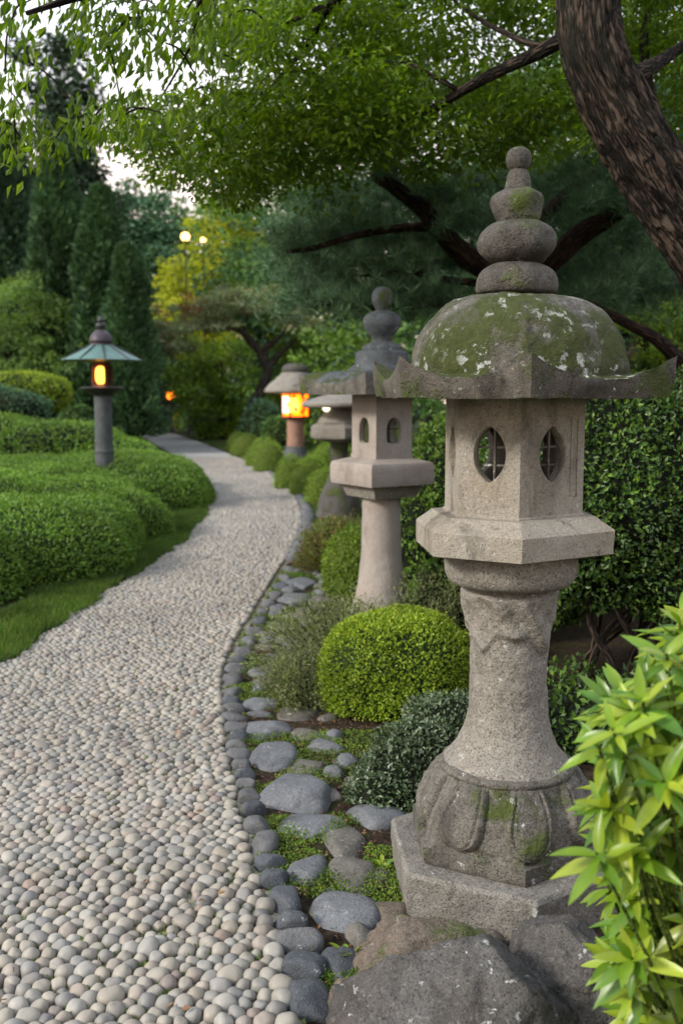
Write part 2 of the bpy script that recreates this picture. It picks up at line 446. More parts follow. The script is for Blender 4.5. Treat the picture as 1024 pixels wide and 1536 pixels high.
def path_mat():
    m = NT('path_bed'); w = m.world()
    far = m.voro(w, 24)
    c = m.mix(m.ramp(m.noise(w, 40, 4), [(.35, 0.), (.65, 1.)]), (.20, .18, .14), (.33, .30, .23))
    moss = m.ramp(m.noise(w, 3.2, 5, .6), [(.45, 0.), (.62, 1.)])
    c = m.mix(m.math('MULTIPLY', moss, .75), c, (.13, .155, .04))
    # beyond the modelled pebbles the surface is fine pale gravel
    sep = m.n('ShaderNodeSeparateXYZ'); m.l(w, sep.inputs[0])
    f = m.ramp(m.math('DIVIDE', sep.outputs[1], 60.0), [(.37, 0.), (.40, 1.)])
    c2 = m.mix(m.ramp(far, [(.1, 0.), (.6, 1.)]), (.40, .395, .38), (.27, .265, .25))
    c = m.mix(f, c, c2)
    return m.done(m.pbr(c, .9, .2, m.bump(m.noise(w, 120, 4), .7, .01)))

def ground_mat():
    m = NT('ground_soil'); w = m.world()
    soil = m.mix(m.noise(w, 25, 6, .65), (.022, .015, .010), (.07, .05, .034))
    grass = m.mix(m.noise(w, 35, 5, .7), (.020, .038, .010), (.055, .085, .024))
    f = m.ramp(m.noise(w, 2.6, 5, .6), [(.40, 0.), (.54, 1.)])
    return m.done(m.pbr(m.mix(f, soil, grass), .95, .1, m.bump(m.noise(w, 60, 6, .7), 1.0, .03)))

def simple(name, col, rough=.6, var=.25, metal=0.0, spec=.3):
    m = NT(name); v = m.coord('Object')
    c = m.mix(m.noise(v, 14, 5, .6), tuple(q * (1 - var) for q in col), tuple(q * (1 + var) for q in col))
    return m.done(m.pbr(c, rough, spec, m.bump(m.noise(v, 40, 4), .25, .004), Metallic=metal))

M['copper'] = simple('patina_copper', (.07, .14, .125), .5, .5)
M['rust'] = simple('rusty_metal', (.10, .035, .022), .6, .3)
M['purple'] = simple('dark_patina', (.045, .035, .045), .5, .4)
M['iron'] = simple('dark_iron', (.03, .03, .032), .5, .3)
M['soil'] = ground_mat(); M['pathbed'] = path_mat()
M['glow'] = emit_mat('lamp_glow', (1.0, .36, .05), 2.6)
M['glow_white'] = emit_mat('lamp_glow_pale', (1.0, .80, .62), 1.6)
M['glow_orange'] = emit_mat('lamp_glow_orange', (1.0, .055, .002), 4.5)
M['glow_hot'] = emit_mat('lamp_globe', (1.0, .50, .16), 3.5)
M['glow_low'] = emit_mat('low_lamp', (1.0, .16, .012), 3.0)
M['bark'] = bark_mat('bark', (.006, .005, .004), (.060, .043, .032))
M['bark_pine'] = bark_mat('pine_bark', (.012, .008, .006), (.060, .036, .027))
M['bark_grey'] = bark_mat('grey_bark', (.02, .018, .015), (.10, .085, .07))
M['twig'] = twig_mat('twigs', (.022, .036, .012)); M['twig_d'] = twig_mat('dark_twigs', (.012, .016, .010))
M['twig_y'] = twig_mat('green_twigs', (.07, .10, .02))

M['hedge'] = leaf_mat('hedge_leaves', [(0.043, 0.103, 0.015), (0.081, 0.157, 0.022), (0.135, 0.221, 0.030), (0.059, 0.130, 0.019)], .25, .5)
M['hedge2'] = leaf_mat('hedge_leaves_deep', [(0.029, 0.082, 0.022), (0.061, 0.134, 0.031), (0.100, 0.190, 0.040)], .2, .55)
M['ball'] = leaf_mat('box_leaves', [(0.083, 0.146, 0.012), (0.152, 0.222, 0.018), (0.241, 0.298, 0.025), (0.102, 0.178, 0.015)], .3, .45, varscale=3)
M['mound'] = leaf_mat('mound_leaves', [(0.068, 0.128, 0.018), (0.128, 0.210, 0.027), (0.195, 0.278, 0.033)], .3, .55)
M['glossy'] = leaf_mat('glossy_leaves', [(0.010, 0.028, 0.006), (0.024, 0.056, 0.010), (0.044, 0.092, 0.013), (0.080, 0.136, 0.016)], .2, .42, .45, varscale=2.2)
M['silver'] = leaf_mat('silvery_leaves', [(0.016, 0.034, 0.014), (0.037, 0.063, 0.024), (0.069, 0.102, 0.049), (0.138, 0.170, 0.122)], .18, .42, .5, varscale=4)
M['heather'] = leaf_mat('fine_leaves', [(0.056, 0.077, 0.031), (0.105, 0.140, 0.049), (0.168, 0.196, 0.084), (0.210, 0.210, 0.126)], .25, .6, varscale=3)
M['reddish'] = leaf_mat('reddish_leaves', [(.05, .08, .02), (.10, .12, .03), (.12, .075, .035), (.05, .08, .02)], .3, .6)
M['maple'] = leaf_mat('maple_leaves', [(.026, .058, .004), (.050, .095, .005), (.088, .140, .008), (.036, .078, .005)], .58, .42, varscale=.9)
M['maple_far'] = leaf_mat('pale_maple_leaves', [(0.066, 0.132, 0.039), (0.110, 0.187, 0.050), (0.165, 0.242, 0.066)], .4, .6, varscale=.7)
M['pine'] = leaf_mat('pine_needles', [(0.022, 0.056, 0.033), (0.048, 0.103, 0.053), (0.088, 0.156, 0.073)], .15, .55, varscale=1.3)
M['cypress'] = leaf_mat('cypress_sprays', [(0.018, 0.049, 0.022), (0.033, 0.079, 0.029), (0.055, 0.107, 0.037)], .12, .7, varscale=.6)
M['dark_tree'] = leaf_mat('dark_tree_leaves', [(0.012, 0.030, 0.018), (0.024, 0.052, 0.027), (0.039, 0.073, 0.037)], .15, .7, varscale=.4)
M['blue_tree'] = leaf_mat('blue_green_leaves', [(0.032, 0.080, 0.051), (0.054, 0.120, 0.067), (0.080, 0.160, 0.083)], .2, .7, varscale=.4)
M['yellow_lit_tree'] = leaf_mat('yellow_lit_leaves', [(.15, .20, .02), (.26, .30, .025), (.38, .38, .035), (.17, .22, .02)], .5, .6, varscale=.5)  # yellow light on the far trees is put into these leaf colours
M['cloud_tree'] = leaf_mat('cloud_tree_leaves', [(.08, .125, .06), (.13, .18, .085), (.18, .22, .12), (.20, .13, .08)], .25, .6, varscale=1.2)
M['red_leaf'] = leaf_mat('red_leaves', [(.22, .06, .03), (.28, .12, .06), (.14, .10, .05)], .3, .6)
M['broad'] = leaf_mat('broad_leaves', [(0.044, 0.110, 0.011), (0.084, 0.163, 0.012), (0.141, 0.220, 0.016), (0.229, 0.282, 0.026), (0.106, 0.185, 0.013)], .38, .32, .5, varscale=9)
M['moss'] = leaf_mat('moss_leaves', [(0.042, 0.084, 0.012), (0.084, 0.144, 0.017), (0.144, 0.204, 0.024)], .3, .7, varscale=5)
M['grass'] = leaf_mat('grass_blades', [(.035, .080, .020), (.06, .12, .028), (.09, .15, .035), (.12, .14, .05)], .3, .6, varscale=2)

# ---------------------------------------------------------------- setting: ground, path
def poly_interp(pts, y):
    pts = sorted(pts); ys = [p[0] for p in pts]; xs = [p[1] for p in pts]
    return np.interp(y, ys, xs)

right_px = [(440, 1536), (432, 1490), (425, 1440), (412, 1378), (398, 1345), (383, 1310), (372, 1270), (360, 1225), (352, 1185), (343, 1150), (338, 1110), (334, 1070), (332, 1035), (335, 1005), (350, 970), (364, 945), (380, 920), (398, 890), (415, 862), (430, 840), (444, 812), (452, 788), (452, 768), (442, 745), (418, 722), (384, 700), (345, 682), (300, 664), (262, 651), (232, 642)]
left_px = [(-700, 1536), (-420, 1300), (-180, 1120), (-60, 1030), (10, 985), (60, 955), (115, 915), (160, 888), (205, 862), (245, 832), (282, 800), (306, 770), (313, 748), (306, 726), (284, 700), (256, 680), (222, 660), (196, 648), (180, 641)]
RB = [(0.9, 0.02)] + [(G(u, v)[1], G(u, v)[0]) for u, v in right_px]
LB = [(0.9, -2.2)] + [(G(u, v)[1], G(u, v)[0]) for u, v in left_px]
YEND = min(max(p[0] for p in RB), max(p[0] for p in LB))
def xr(y): return poly_interp(RB, y)
def xl(y): return poly_interp(LB, y)

g = Geo(); s = 115.0; nG = 60
gx = np.linspace(-s, s, nG); gy = np.linspace(-60, 118, nG)
X, Y = np.meshgrid(gx, gy); V = np.stack([X.ravel(), Y.ravel(), np.zeros(X.size)], -1)
g.add(V, grid_faces(nG, nG, False), 0, False)
ground = g.build('ground', M['soil']); ground['kind'] = 'structure'

ys = np.concatenate([np.linspace(.9, 14, 80), np.linspace(14.3, YEND, 70)])
lx, rx = xl(ys), xr(ys)
V = np.zeros((len(ys), 2, 3)); V[:, 0] = np.stack([lx, ys, ys * 0 + .006], -1); V[:, 1] = np.stack([rx + .03, ys, ys * 0 + .006], -1)
g = Geo().add(V.reshape(-1, 3), grid_faces(2, len(ys), False), 0, False)
path = g.build('path', M['pathbed']); path['kind'] = 'structure'

ys2 = np.linspace(.9, 10.5, 60); V = np.zeros((60, 2, 3)); x0_ = xr(ys2) + .035
V[:, 0] = np.stack([x0_, ys2, ys2 * 0 + .004], -1); V[:, 1] = np.stack([x0_ + 3.2, ys2, ys2 * 0 + .004], -1)
mb = NT('bed_soil'); w_ = mb.world()
cb = mb.mix(mb.ramp(mb.noise(w_, 30, 6, .7), [(.35, 0.), (.65, 1.)]), (.014, .010, .007), (.075, .052, .034))
cb = mb.mix(mb.math('MULTIPLY', mb.ramp(mb.noise(w_, 9, 5, .6), [(.52, 0.), (.62, 1.)]), .6), cb, (.035, .05, .012))
mb = mb.done(mb.pbr(cb, .95, .1, mb.bump(mb.noise(w_, 70, 6, .7), 1.0, .03)))
bed = Geo().add(V.reshape(-1, 3), grid_faces(2, 60, False), 0, False).build('planting_bed', mb); bed['kind'] = 'structure'

# ---------------------------------------------------------------- pebbles
def lay_pebbles():
    r = np.random.default_rng(11); pts = []; y = 1.75; row = 0
    while y < 23:
        sp = .0475 if y < 3.2 else (.043 if y < 5 else (.041 if y < 9 else .046))
        a, b = float(xl(y)), float(xr(y)) - .022
        a = max(a, -(y * .36 + .35))
        n = int((b - a) / sp)
        if n > 0:
            x = b - np.arange(n) * sp - (row % 2) * sp * .5
            pts.append(np.stack([x + r.normal(0, .006, n), y + r.normal(0, .007, n) + .012 * np.sin(x * 6), np.ones(n) * sp], -1))
        y += sp * .80; row += 1
    Q = np.vstack(pts); n = len(Q)
    rad = Q[:, 2] * .5 * np.clip(r.lognormal(-.10, .13, n), .68, 1.3)
    edge = (xr(Q[:, 1]) - Q[:, 0]) < .05
    rad[edge] *= 1.15
    C = Q[:, :2].copy()
    for it in range(5):
        kd = kdtree.KDTree(n)
        for i in range(n): kd.insert((C[i, 0], C[i, 1], 0), i)
        kd.balance(); mv = np.zeros_like(C)
        lim = n if it < 2 else int((Q[:, 1] < 5).sum())
        for i in range(lim):
            for co, j, d in kd.find_n((C[i, 0], C[i, 1], 0), 6):
                if j == i: continue
                ov = (rad[i] + rad[j]) * 1.0 - d
                if ov > 0:
                    w = (C[i] - C[j]) / max(d, 1e-4); mv[i] += w * ov * .45
        C += mv
        C[:, 0] = np.minimum(C[:, 0], xr(C[:, 1]) - .018)
    return C, rad
PC, PR = lay_pebbles()
r = np.random.default_rng(5)
variants = []
def pebble_shape(sub, seed):
    V, F = ico(sub); q = np.random.default_rng(seed)
    V = sup(V, q.uniform(2.0, 2.5)); V = V * (1 + .14 * vnoise(V * 1.3 + seed * 5.3, seed))[:, None]
    return V * np.array([1, q.uniform(.86, 1.3), q.uniform(.78, .98)]), F
for k in range(14):
    V, F = pebble_shape(3, 100 + k); gg = Geo().add(V, F, 0)
    o = gg.build('pebble', M['pebble']); variants.append(o.data); bpy.data.objects.remove(o)
def in_frame(x, y, z=.02, mg=15):
    D = y * CP + (CAMZ - z) * SP; u = 512 + x / D * FPX
    v = 768 - ((z - CAMZ) * CP + y * SP) / D * FPX
    return (u > -mg) & (u < 1024 + mg) & (v < 1536 + mg)
vis = in_frame(PC[:, 0], PC[:, 1], mg=0)
size_seen = np.where(vis, PR / PC[:, 1], 0)
order = np.argsort(-np.where(vis, 1000 - PC[:, 1], -1))
near = set(order[:300].tolist())
yaw = r.uniform(0, 6.28, len(PC)); tilt = r.normal(0, .22, (len(PC), 2)); ez = r.uniform(.85, 1.15, len(PC))
far_mask = np.ones(len(PC), bool)
for i in near:
    far_mask[i] = False
    o = bpy.data.objects.new('pebble', variants[i % 14]); COL.objects.link(o)
    k = PR[i]; o.scale = (k * .96, k * .96, k * 1.08)
    o.location = (PC[i, 0], PC[i, 1], .006 + k * .40); o.rotation_euler = (tilt[i, 0], tilt[i, 1], yaw[i])
    tag(o, 'small smooth beige pebble bedded in the near end of the pebble path', 'pebble', 'pebbles at the near end of the path')
g = Geo(); fi = np.where(far_mask)[0]
for k in range(14):
    for lo, hi, sub in ((0, 4.2, 3), (4.2, 8.5, 2), (8.5, 99, 1)):
        sel = fi[(fi % 14 == k) & (PC[fi, 1] >= lo) & (PC[fi, 1] < hi)]
        if len(sel) == 0: continue
        V, F = pebble_shape(sub, 100 + k); n = len(sel)
        if sub < 3:
            pass
        cz, sz = np.cos(yaw[sel])[:, None], np.sin(yaw[sel])[:, None]
        W = np.repeat(V[None], n, 0)
        tx, ty = tilt[sel, 0][:, None], tilt[sel, 1][:, None]
        y2 = W[:, :, 1] - W[:, :, 2] * tx; z2 = W[:, :, 2] + W[:, :, 1] * tx; W[:, :, 1] = y2; W[:, :, 2] = z2
        x3 = W[:, :, 0] * cz - W[:, :, 1] * sz; y3 = W[:, :, 0] * sz + W[:, :, 1] * cz
        W = np.stack([x3, y3, W[:, :, 2]], -1) * PR[sel][:, None, None]
        W += np.stack([PC[sel, 0], PC[sel, 1], .006 + PR[sel] * .40], -1)[:, None, :]
        FF = (F[None] + (np.arange(n) * len(V))[:, None, None]).reshape(-1, 3)
        g.add(W.reshape(-1, 3), FF, 0)
peb = g.build('pebbles', M['pebble']); peb['kind'] = 'stuff'
peb['label'] = 'pale rounded pebbles covering the rest of the winding path'; peb['category'] = 'pebbles'

# ---------------------------------------------------------------- stones by the path
def put_rock(name, u, v, w, h, H, mat, label, seed, group=None, cat='stone', p=2.6, yaw=0.0, cuts=5, sub=4, amp=.1):
    c = G(u, v, H * .45); m = ppm(c[1], c[2]); ang = math.atan2(CAMZ - c[2], c[1])
    wm = w / m; dm = max(min((h / m - H * math.cos(ang) * .85) / math.sin(ang), wm * 1.6), wm * .4)
    V, F = rock_arrays((wm, dm, H * 2.0), seed, sub, p, amp, cuts, yaw)
    V[:, 2] = np.maximum(V[:, 2], -.6 * H)
    o = Geo().add(V, F, 0).build(name, M[mat], loc=(c[0], c[1], 0.0))
    return tag(o, label, cat, group)

kerb = [(463, 1499, 66, 66), (455, 1450, 69, 48), (449, 1410, 76, 42), (434, 1380, 58, 30), (428, 1350, 58, 46), (412, 1319, 48, 32), (405, 1295, 52, 30), (397, 1264, 44, 42),
        (385, 1237, 43, 30), (379, 1214, 41, 24), (375, 1194, 38, 24), (369, 1177, 32, 18), (366, 1163, 35, 20), (361, 1148, 33, 19), (358, 1132, 35, 20), (356, 1118, 30, 15), (356, 1105, 30, 18),
        (354, 1090, 32, 18), (351, 1076, 36, 17), (349, 1063, 30, 14), (348, 1052, 30, 15), (347, 1039, 30, 16), (348, 1019, 26, 28), (354, 1002, 28, 15), (359, 991, 26, 12), (364, 978, 24, 14), (375, 962, 22, 20),
        (382, 946, 22, 14), (391, 930, 22, 13), (396, 918, 18, 10), (404, 905, 20, 12), (413, 893, 20, 11), (421, 878, 20, 14), (428, 866, 18, 11), (435, 854, 18, 11)]
klab = ['big square blue-grey kerb stone at the bottom edge, nearest the camera', 'squarish dark grey kerb stone, second from the bottom of the kerb row', 'wide rounded grey kerb stone, third up the kerb row',
        'thin flat dark kerb stone, fourth up the kerb row', 'smooth dark blue kerb block, fifth up the kerb row, beside the large path pebbles', 'low dark oval kerb stone, sixth up the kerb row',
        'dark rounded kerb stone, seventh up the kerb row', 'large pale grey kerb block, eighth up the kerb row', 'light grey slanting kerb stone, ninth up the kerb row', 'dark kerb stone, tenth up the kerb row', 'grey kerb stone, eleventh up the kerb row']
kd = {0, 1, 3, 4, 5, 6, 9, 12}
rr_ = np.random.default_rng(3)
def world_kerb(i, u, v, w, h, H, label, group):
    w, h = (w * 1.0, h * 1.08) if i < 14 else (w * 1.22, h * 1.35)
    put_rock('kerb_stone', u, v, w, h, H, 'kerb_dark' if i in kd or (i > 10 and i % 4 == 0) else 'kerb_grey', label, 300 + i, group, 'kerb stone', p=3.2, cuts=3, sub=4 if i < 14 else 3, amp=.07, yaw=rr_.normal(0, .1))
for i, (u, v, w, h) in enumerate(kerb):
    lab = klab[i] if i < len(klab) else 'small grey stone in the middle stretch of the kerb row along the path'
    world_kerb(i, u, v, w, h, .05 if i < 12 else .045, lab, 'kerb stones along the right edge of the path')
# the far stretch of the kerb follows the bend
far_k = [(442, 842), (449, 826), (455, 808), (460, 790), (462, 774), (457, 757), (446, 740), (428, 724), (404, 710), (376, 696)]
wp = np.array([G(u, v)[:2] for u, v in far_k]); seg = np.linalg.norm(np.diff(wp, axis=0), axis=1); cum = np.concatenate([[0], np.cumsum(seg)])
dd = 0.0; k = 0
while dd < cum[-1]:
    x = np.interp(dd, cum, wp[:, 0]); y = np.interp(dd, cum, wp[:, 1]); wd = rr_.uniform(.13, .2)
    V, F = rock_arrays((wd, .2, .1), 500 + k, 2, 3.0, .08, 2)
    o = Geo().add(V, F, 0).build('kerb_stone', M['kerb_grey'], loc=(x, y, .005)); o.rotation_euler = (0, 0, rr_.normal(0, .3))
    tag(o, 'small grey stone in the far bending stretch of the kerb row', 'kerb stone', 'kerb stones at the far bend'); dd += .22; k += 1

LCX = .498
field = [  # u v w h H mat yaw label
 (518, 1365, 98, 62, .06, 'field_grey', -.1, 'broad blue-grey stone lying just left of the hexagonal lantern plinth'),
 (586, 1366, 54, 50, .05, 'boulder_brown', .2, 'small dark speckled stone touching the corner of the lantern plinth'),
 (511, 1442, 54, 52, .05, 'kerb_dark', .1, 'round dark stone beside the kerb, left of the big boulders'),
 (533, 1309, 66, 68, .045, 'field_brown', .3, 'upright brownish grey stone with rounded top left of the plinth corner'),
 (460, 1301, 52, 60, .05, 'field_grey', -.2, 'tall grooved grey stone next to the dark kerb stones'),
 (515, 1263, 64, 50, .03, 'field_brown', .2, 'flat brown-grey slab under the edge of the dark silvery shrub'),
 (469, 1238, 94, 40, .04, 'field_grey', -.1, 'long flat grey stone below the largest oval boulder'),
 (446, 1187, 112, 60, .08, 'field_grey', -.35, 'largest oval grey stone in the moss, tilted down to the right'),
 (462, 1148, 62, 28, .04, 'field_brown', 0, 'small flat oval stone just above the largest oval stone'),
 (411, 1131, 66, 46, .07, 'field_grey', 0, 'round smooth pale grey stone beside the kerb in the moss'),
 (463, 1101, 50, 22, .03, 'field_brown', 0, 'small low stone left of the bright green ball shrub base'),
 (402, 1091, 62, 36, .05, 'field_grey', .1, 'blue-grey block stone against the kerb, above the round pale one'),
 (446, 1069, 60, 24, .03, 'field_brown', 0, 'flat brownish slab half sunk in moss left of the ball shrub'),
 (389, 1070, 34, 13, .03, 'field_grey', 0, 'thin sliver of grey stone between two stones by the kerb'),
 (391, 1054, 48, 22, .045, 'field_grey', 0, 'small rounded grey stone by the kerb at mid distance'),
 (428, 1022, 88, 30, .05, 'field_brown', .1, 'wide brown ridged stone at the foot of the wispy shrub'),
 (404, 1005, 58, 22, .05, 'field_grey', .3, 'slanting smooth blue-grey stone near the wispy shrub'),
 (408, 985, 26, 11, .04, 'field_grey', 0, 'tiny grey stone beside the bright green moss'),
 (466, 1046, 30, 16, .04, 'field_brown', 0, 'small brown stone against the left side of the ball shrub'),
 (418, 938, 26, 28, .04, 'field_grey', .2, 'pale upright stone left of the wispy shrub'),
 (441, 897, 44, 22, .05, 'field_grey', 0, 'low grey stone between kerb and wispy shrub'),
 (450, 874, 44, 24, .06, 'field_grey', .2, 'flat blue-grey stone further up beside the dark kerb line'),
 (468, 852, 46, 20, .06, 'field_brown', 0, 'flat stone below the reddish green shrub'),
 (474, 835, 36, 14, .06, 'field_grey', 0, 'farthest flat stone, left of the reddish green shrub'),
 (488, 1000, 40, 16, .05, 'field_grey', 0, 'grey stone tucked under the wispy shrub, above the ridged brown one'),
 (430, 958, 34, 18, .05, 'field_brown', .1, 'small brown stone under the left edge of the wispy shrub'),
 (497, 1192, 34, 20, .03, 'field_brown', .2, 'little brown stone right of the largest oval stone, under the dark shrub'),
 (492, 1075, 30, 14, .03, 'field_brown', .2, 'brown stone sliver right below the ball shrub left edge'),
 (572, 1310, 30, 26, .03, 'field_brown', .2, 'small half-buried stone pressed against the plinth side'),
 (494, 1340, 22, 18, .03, 'field_grey', .2, 'tiny grey stone between kerb and the broad blue-grey stone'),
]
for i, (u, v, w, h, H, mt, yw, lab) in enumerate(field):
    put_rock('field_stone', u, v, w * 1.14, h * 1.12, H * .72, mt, lab, 700 + i, 'stones set in the moss beside the path', p=2.7, yaw=yw, cuts=5)

fp = np.array([G(f[0], f[1])[:2] for f in field]); fr = np.array([f[2] / ppm(G(f[0], f[1])[1]) * .5 for f in field]).tolist(); fp = fp.tolist(); rf_ = np.random.default_rng(61); made = 0
for _ in range(4000):
    if made >= 46: break
    y = rf_.uniform(2.55, 9.8); x = float(xr(y)) + .16 + rf_.random() * (.36 if y < 5 else .30); rad = rf_.uniform(.035, .085) * (1 + .06 * y)
    if math.hypot(x - LCX, (y - 2.9)) < .46: continue
    if any(math.hypot(x - p[0], y - p[1]) < (q + rad) * .98 for p, q in zip(fp, fr)): continue
    fp.append([x, y]); fr.append(rad); V, F = rock_arrays((rad * 2, rad * rf_.uniform(1.3, 2), .07), 1200 + made, 3, 2.7, .12, 5, rf_.uniform(0, 3))
    o = Geo().add(V, F, 0).build('field_stone', M['field_grey' if rf_.random() < .6 else 'field_brown'], loc=(x, y, .004)); tag(o, 'small flat stone sunk in the moss between the bigger stones beside the path', 'stone', 'small flat filler stones beside the path'); made += 1

def boulder(c, dims, seed, mat, label, yaw=0, cuts=7, p=2.4):
    V, F = rock_arrays(dims, seed, 6, p, .26, cuts, yaw, fine=.06)
    V = V + nrm(V) * (fbm(V * 26, 5, seed, .62) * .012)[:, None]
    # cracks
    n1 = np.abs(fbm(V * 5.0 + seed, 3, seed)); V = V * (1 - .06 * np.exp(-(n1 / .03) ** 2))[:, None]
    o = Geo().add(V, F, 0).build('boulder', M[mat], loc=c); return tag(o, label, 'boulder', 'boulders at the foot of the lantern')
boulder((.275, 2.12, .02), (.60, .52, .44), 23, 'boulder', 'largest dark grey cracked boulder at the bottom edge of the frame', .2, 12)
boulder((.545, 2.27, .02), (.36, .42, .44), 35, 'boulder', 'dark grey peaked boulder on the right, between plinth and broad-leaved plant', .5, 12)
boulder((.24, 2.43, .01), (.46, .26, .26), 48, 'boulder_brown', 'low brown-grey boulder behind the largest one, touching the lantern plinth', .1)
boulder((.035, 2.22, .0), (.16, .22, .19), 52, 'boulder_brown', 'small smooth brown stone at the left end of the largest boulder', .3, 3)
boulder((.66, 2.02, -.02), (.30, .26, .24), 57, 'boulder_brown', 'low brown stone half hidden under the broad-leaved plant', .3, 4)

# ---------------------------------------------------------------- main lantern
LC = np.array([.498, 2.90]); VP = hexa(4, -56, 64); VL = hexa(1, -58, 62); VA = hexa(-4, -55, 65); VR = hexa(-4.5, -52, 65)      # a corner points towards the camera, 5 degrees to the right
def zrow(v, dist):                                 # height of photo row v at distance dist
    return float(P(512, v, dist)[2])
lan = thing('stone_lantern', 'large nearest weathered granite lantern with mossy domed roof on carved lotus base', 'stone lantern', (LC[0], LC[1], 0), 'stone lanterns in the garden')

# plinth
g = Geo()
z0, z1 = -.03, .145
prof = densify([(.372, z0, 1), (.378, z1 - .012, 1), (.368, z1, 1), (.30, z1 + .004, 1), (.20, z1 + .004, 1)], .02)
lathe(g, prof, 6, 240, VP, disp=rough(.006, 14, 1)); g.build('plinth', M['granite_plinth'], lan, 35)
# lotus base: hexagonal slab, petals, bell, moulding
zl0, zl1 = z1 + .002, .205
ZT = .392
def lotus(V, th):
    s = V.shape; Z = V[:, :, 2]; lo = zl1 + .002
    T = np.clip((Z - lo) / (ZT - .018 - lo), 0, 1)           # 0 bottom .. 1 top of petals
    npet = 8; a = (np.mod(th / (2 * math.pi) * npet + .35, 1) - .5) * 2     # -1..1
    A = np.repeat(a[None], s[0], 0) + .04 * np.sin(Z * 30)
    edge = .90 * np.clip(1 - (1 - T) ** 2.8, 0, 1) ** .45 * (1 - .32 * T)
    e = (edge - np.abs(A))
    inside = (Z > zl1 - .001) & (Z < ZT - .004)
    d = np.where(e > 0, .017 * np.clip(e / .14, 0, 1) ** .7 * (1 - .35 * np.clip(e / .8, 0, 1)), -.005)
    d = d - .006 * np.exp(-((e - .22) / .045) ** 2)
    d = d * inside * np.clip((ZT - .004 - Z) / .02, 0, 1)
    W = V.reshape(-1, 3); hd = W.copy(); hd[:, 2] = 0; hd = nrm(hd)
    W = W + (hd * .85 + np.array([0, 0, .5])) * d.reshape(-1, 1) + hd * (fbm(W * 20, 4, 4) * .007)[:, None]
    return W.reshape(s)
bell = smooth_prof([(.292, zl1 + .003), (.282, .235), (.262, .280), (.236, .325), (.212, .362), (.200, ZT - .008)], 16)
bell = [(a_, b_, max(0, 1 - i / (len(bell) * .5))) for i, (a_, b_, c_) in enumerate(bell)]
prof = densify([(.300, zl0, 1), (.308, zl0 + .006, 1), (.308, zl1 - .006, 1), (.300, zl1, 1)], .012) + bell
prof += smooth_prof([(.198, ZT - .010), (.203, ZT), (.198, ZT + .010), (.182, ZT + .016)], 5)
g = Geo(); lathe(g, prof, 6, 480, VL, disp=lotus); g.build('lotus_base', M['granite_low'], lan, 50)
# shaft with carved head
def carve(V, th):
    s = V.shape; Z = V[:, :, 2]; TH = np.repeat((th)[None], s[0], 0)
    P_ = V.reshape(-1, 3)
    low = .775 + .030 * np.cos(TH * 4 + .4) + .016 * np.cos(TH * 7 + 2)
    e = Z - low
    rg = 1 - np.abs(fbm(P_ * np.array([11, 11, 9]) + 3.3, 2, 21)).reshape(Z.shape) * 3.2
    fold = np.sin(TH * 6 + 22 * (Z - .8) + 1.6 * np.sin(TH * 3 + Z * 20))
    d = np.clip(e / .022, 0, 1) ** 1.3 * (.009 + .011 * np.clip(rg, -1, 1) + .007 * fold) * np.clip((.935 - Z) / .015, 0, 1)
    hd = P_.copy(); hd[:, 2] = 0; hd = nrm(hd)
    W = P_ + hd * (d.reshape(-1) + fbm(P_ * 34, 3, 8) * .0032 + fbm(P_ * 9, 2, 3) * .004)[:, None]
    return W.reshape(s)
sp_ = smooth_prof([(.196, .395), (.174, .422), (.150, .456), (.134, .493), (.124, .53), (.118, .57), (.115, .62), (.114, .70), (.115, .77), (.120, .84), (.125, .90), (.125, .955)], 16)
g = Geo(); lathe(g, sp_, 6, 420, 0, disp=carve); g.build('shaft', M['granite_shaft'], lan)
# bowl under the platform
g = Geo(); lathe(g, smooth_prof([(.115, .938), (.150, .940), (.176, .950), (.190, .970), (.195, 1.0), (.190, 1.035)], 6), 6, 160, 0, disp=rough(.003, 16, 2))
g.build('bowl', M['granite_shaft'], lan, 60)
# platform
zp0, zp1, zp2 = zrow(848, 2.61), zrow(806, 2.61), zrow(779, 2.70)
prof = densify([(.19, zp0 + .002, 1), (.286, zp0, 1), (.296, zp0 + .004, 1), (.298, zp1 - .006, 1), (.293, zp1, 1), (.262, zp1 + .020, 1), (.258, zp1 + .022, 1), (.246, zp2 - .004, 1), (.15, zp2 - .002, 1)], .02)
g = Geo(); lathe(g, prof, 6, 240, VA, disp=rough(.0035, 18, 3)); g.build('platform', M['granite'], lan, 30)

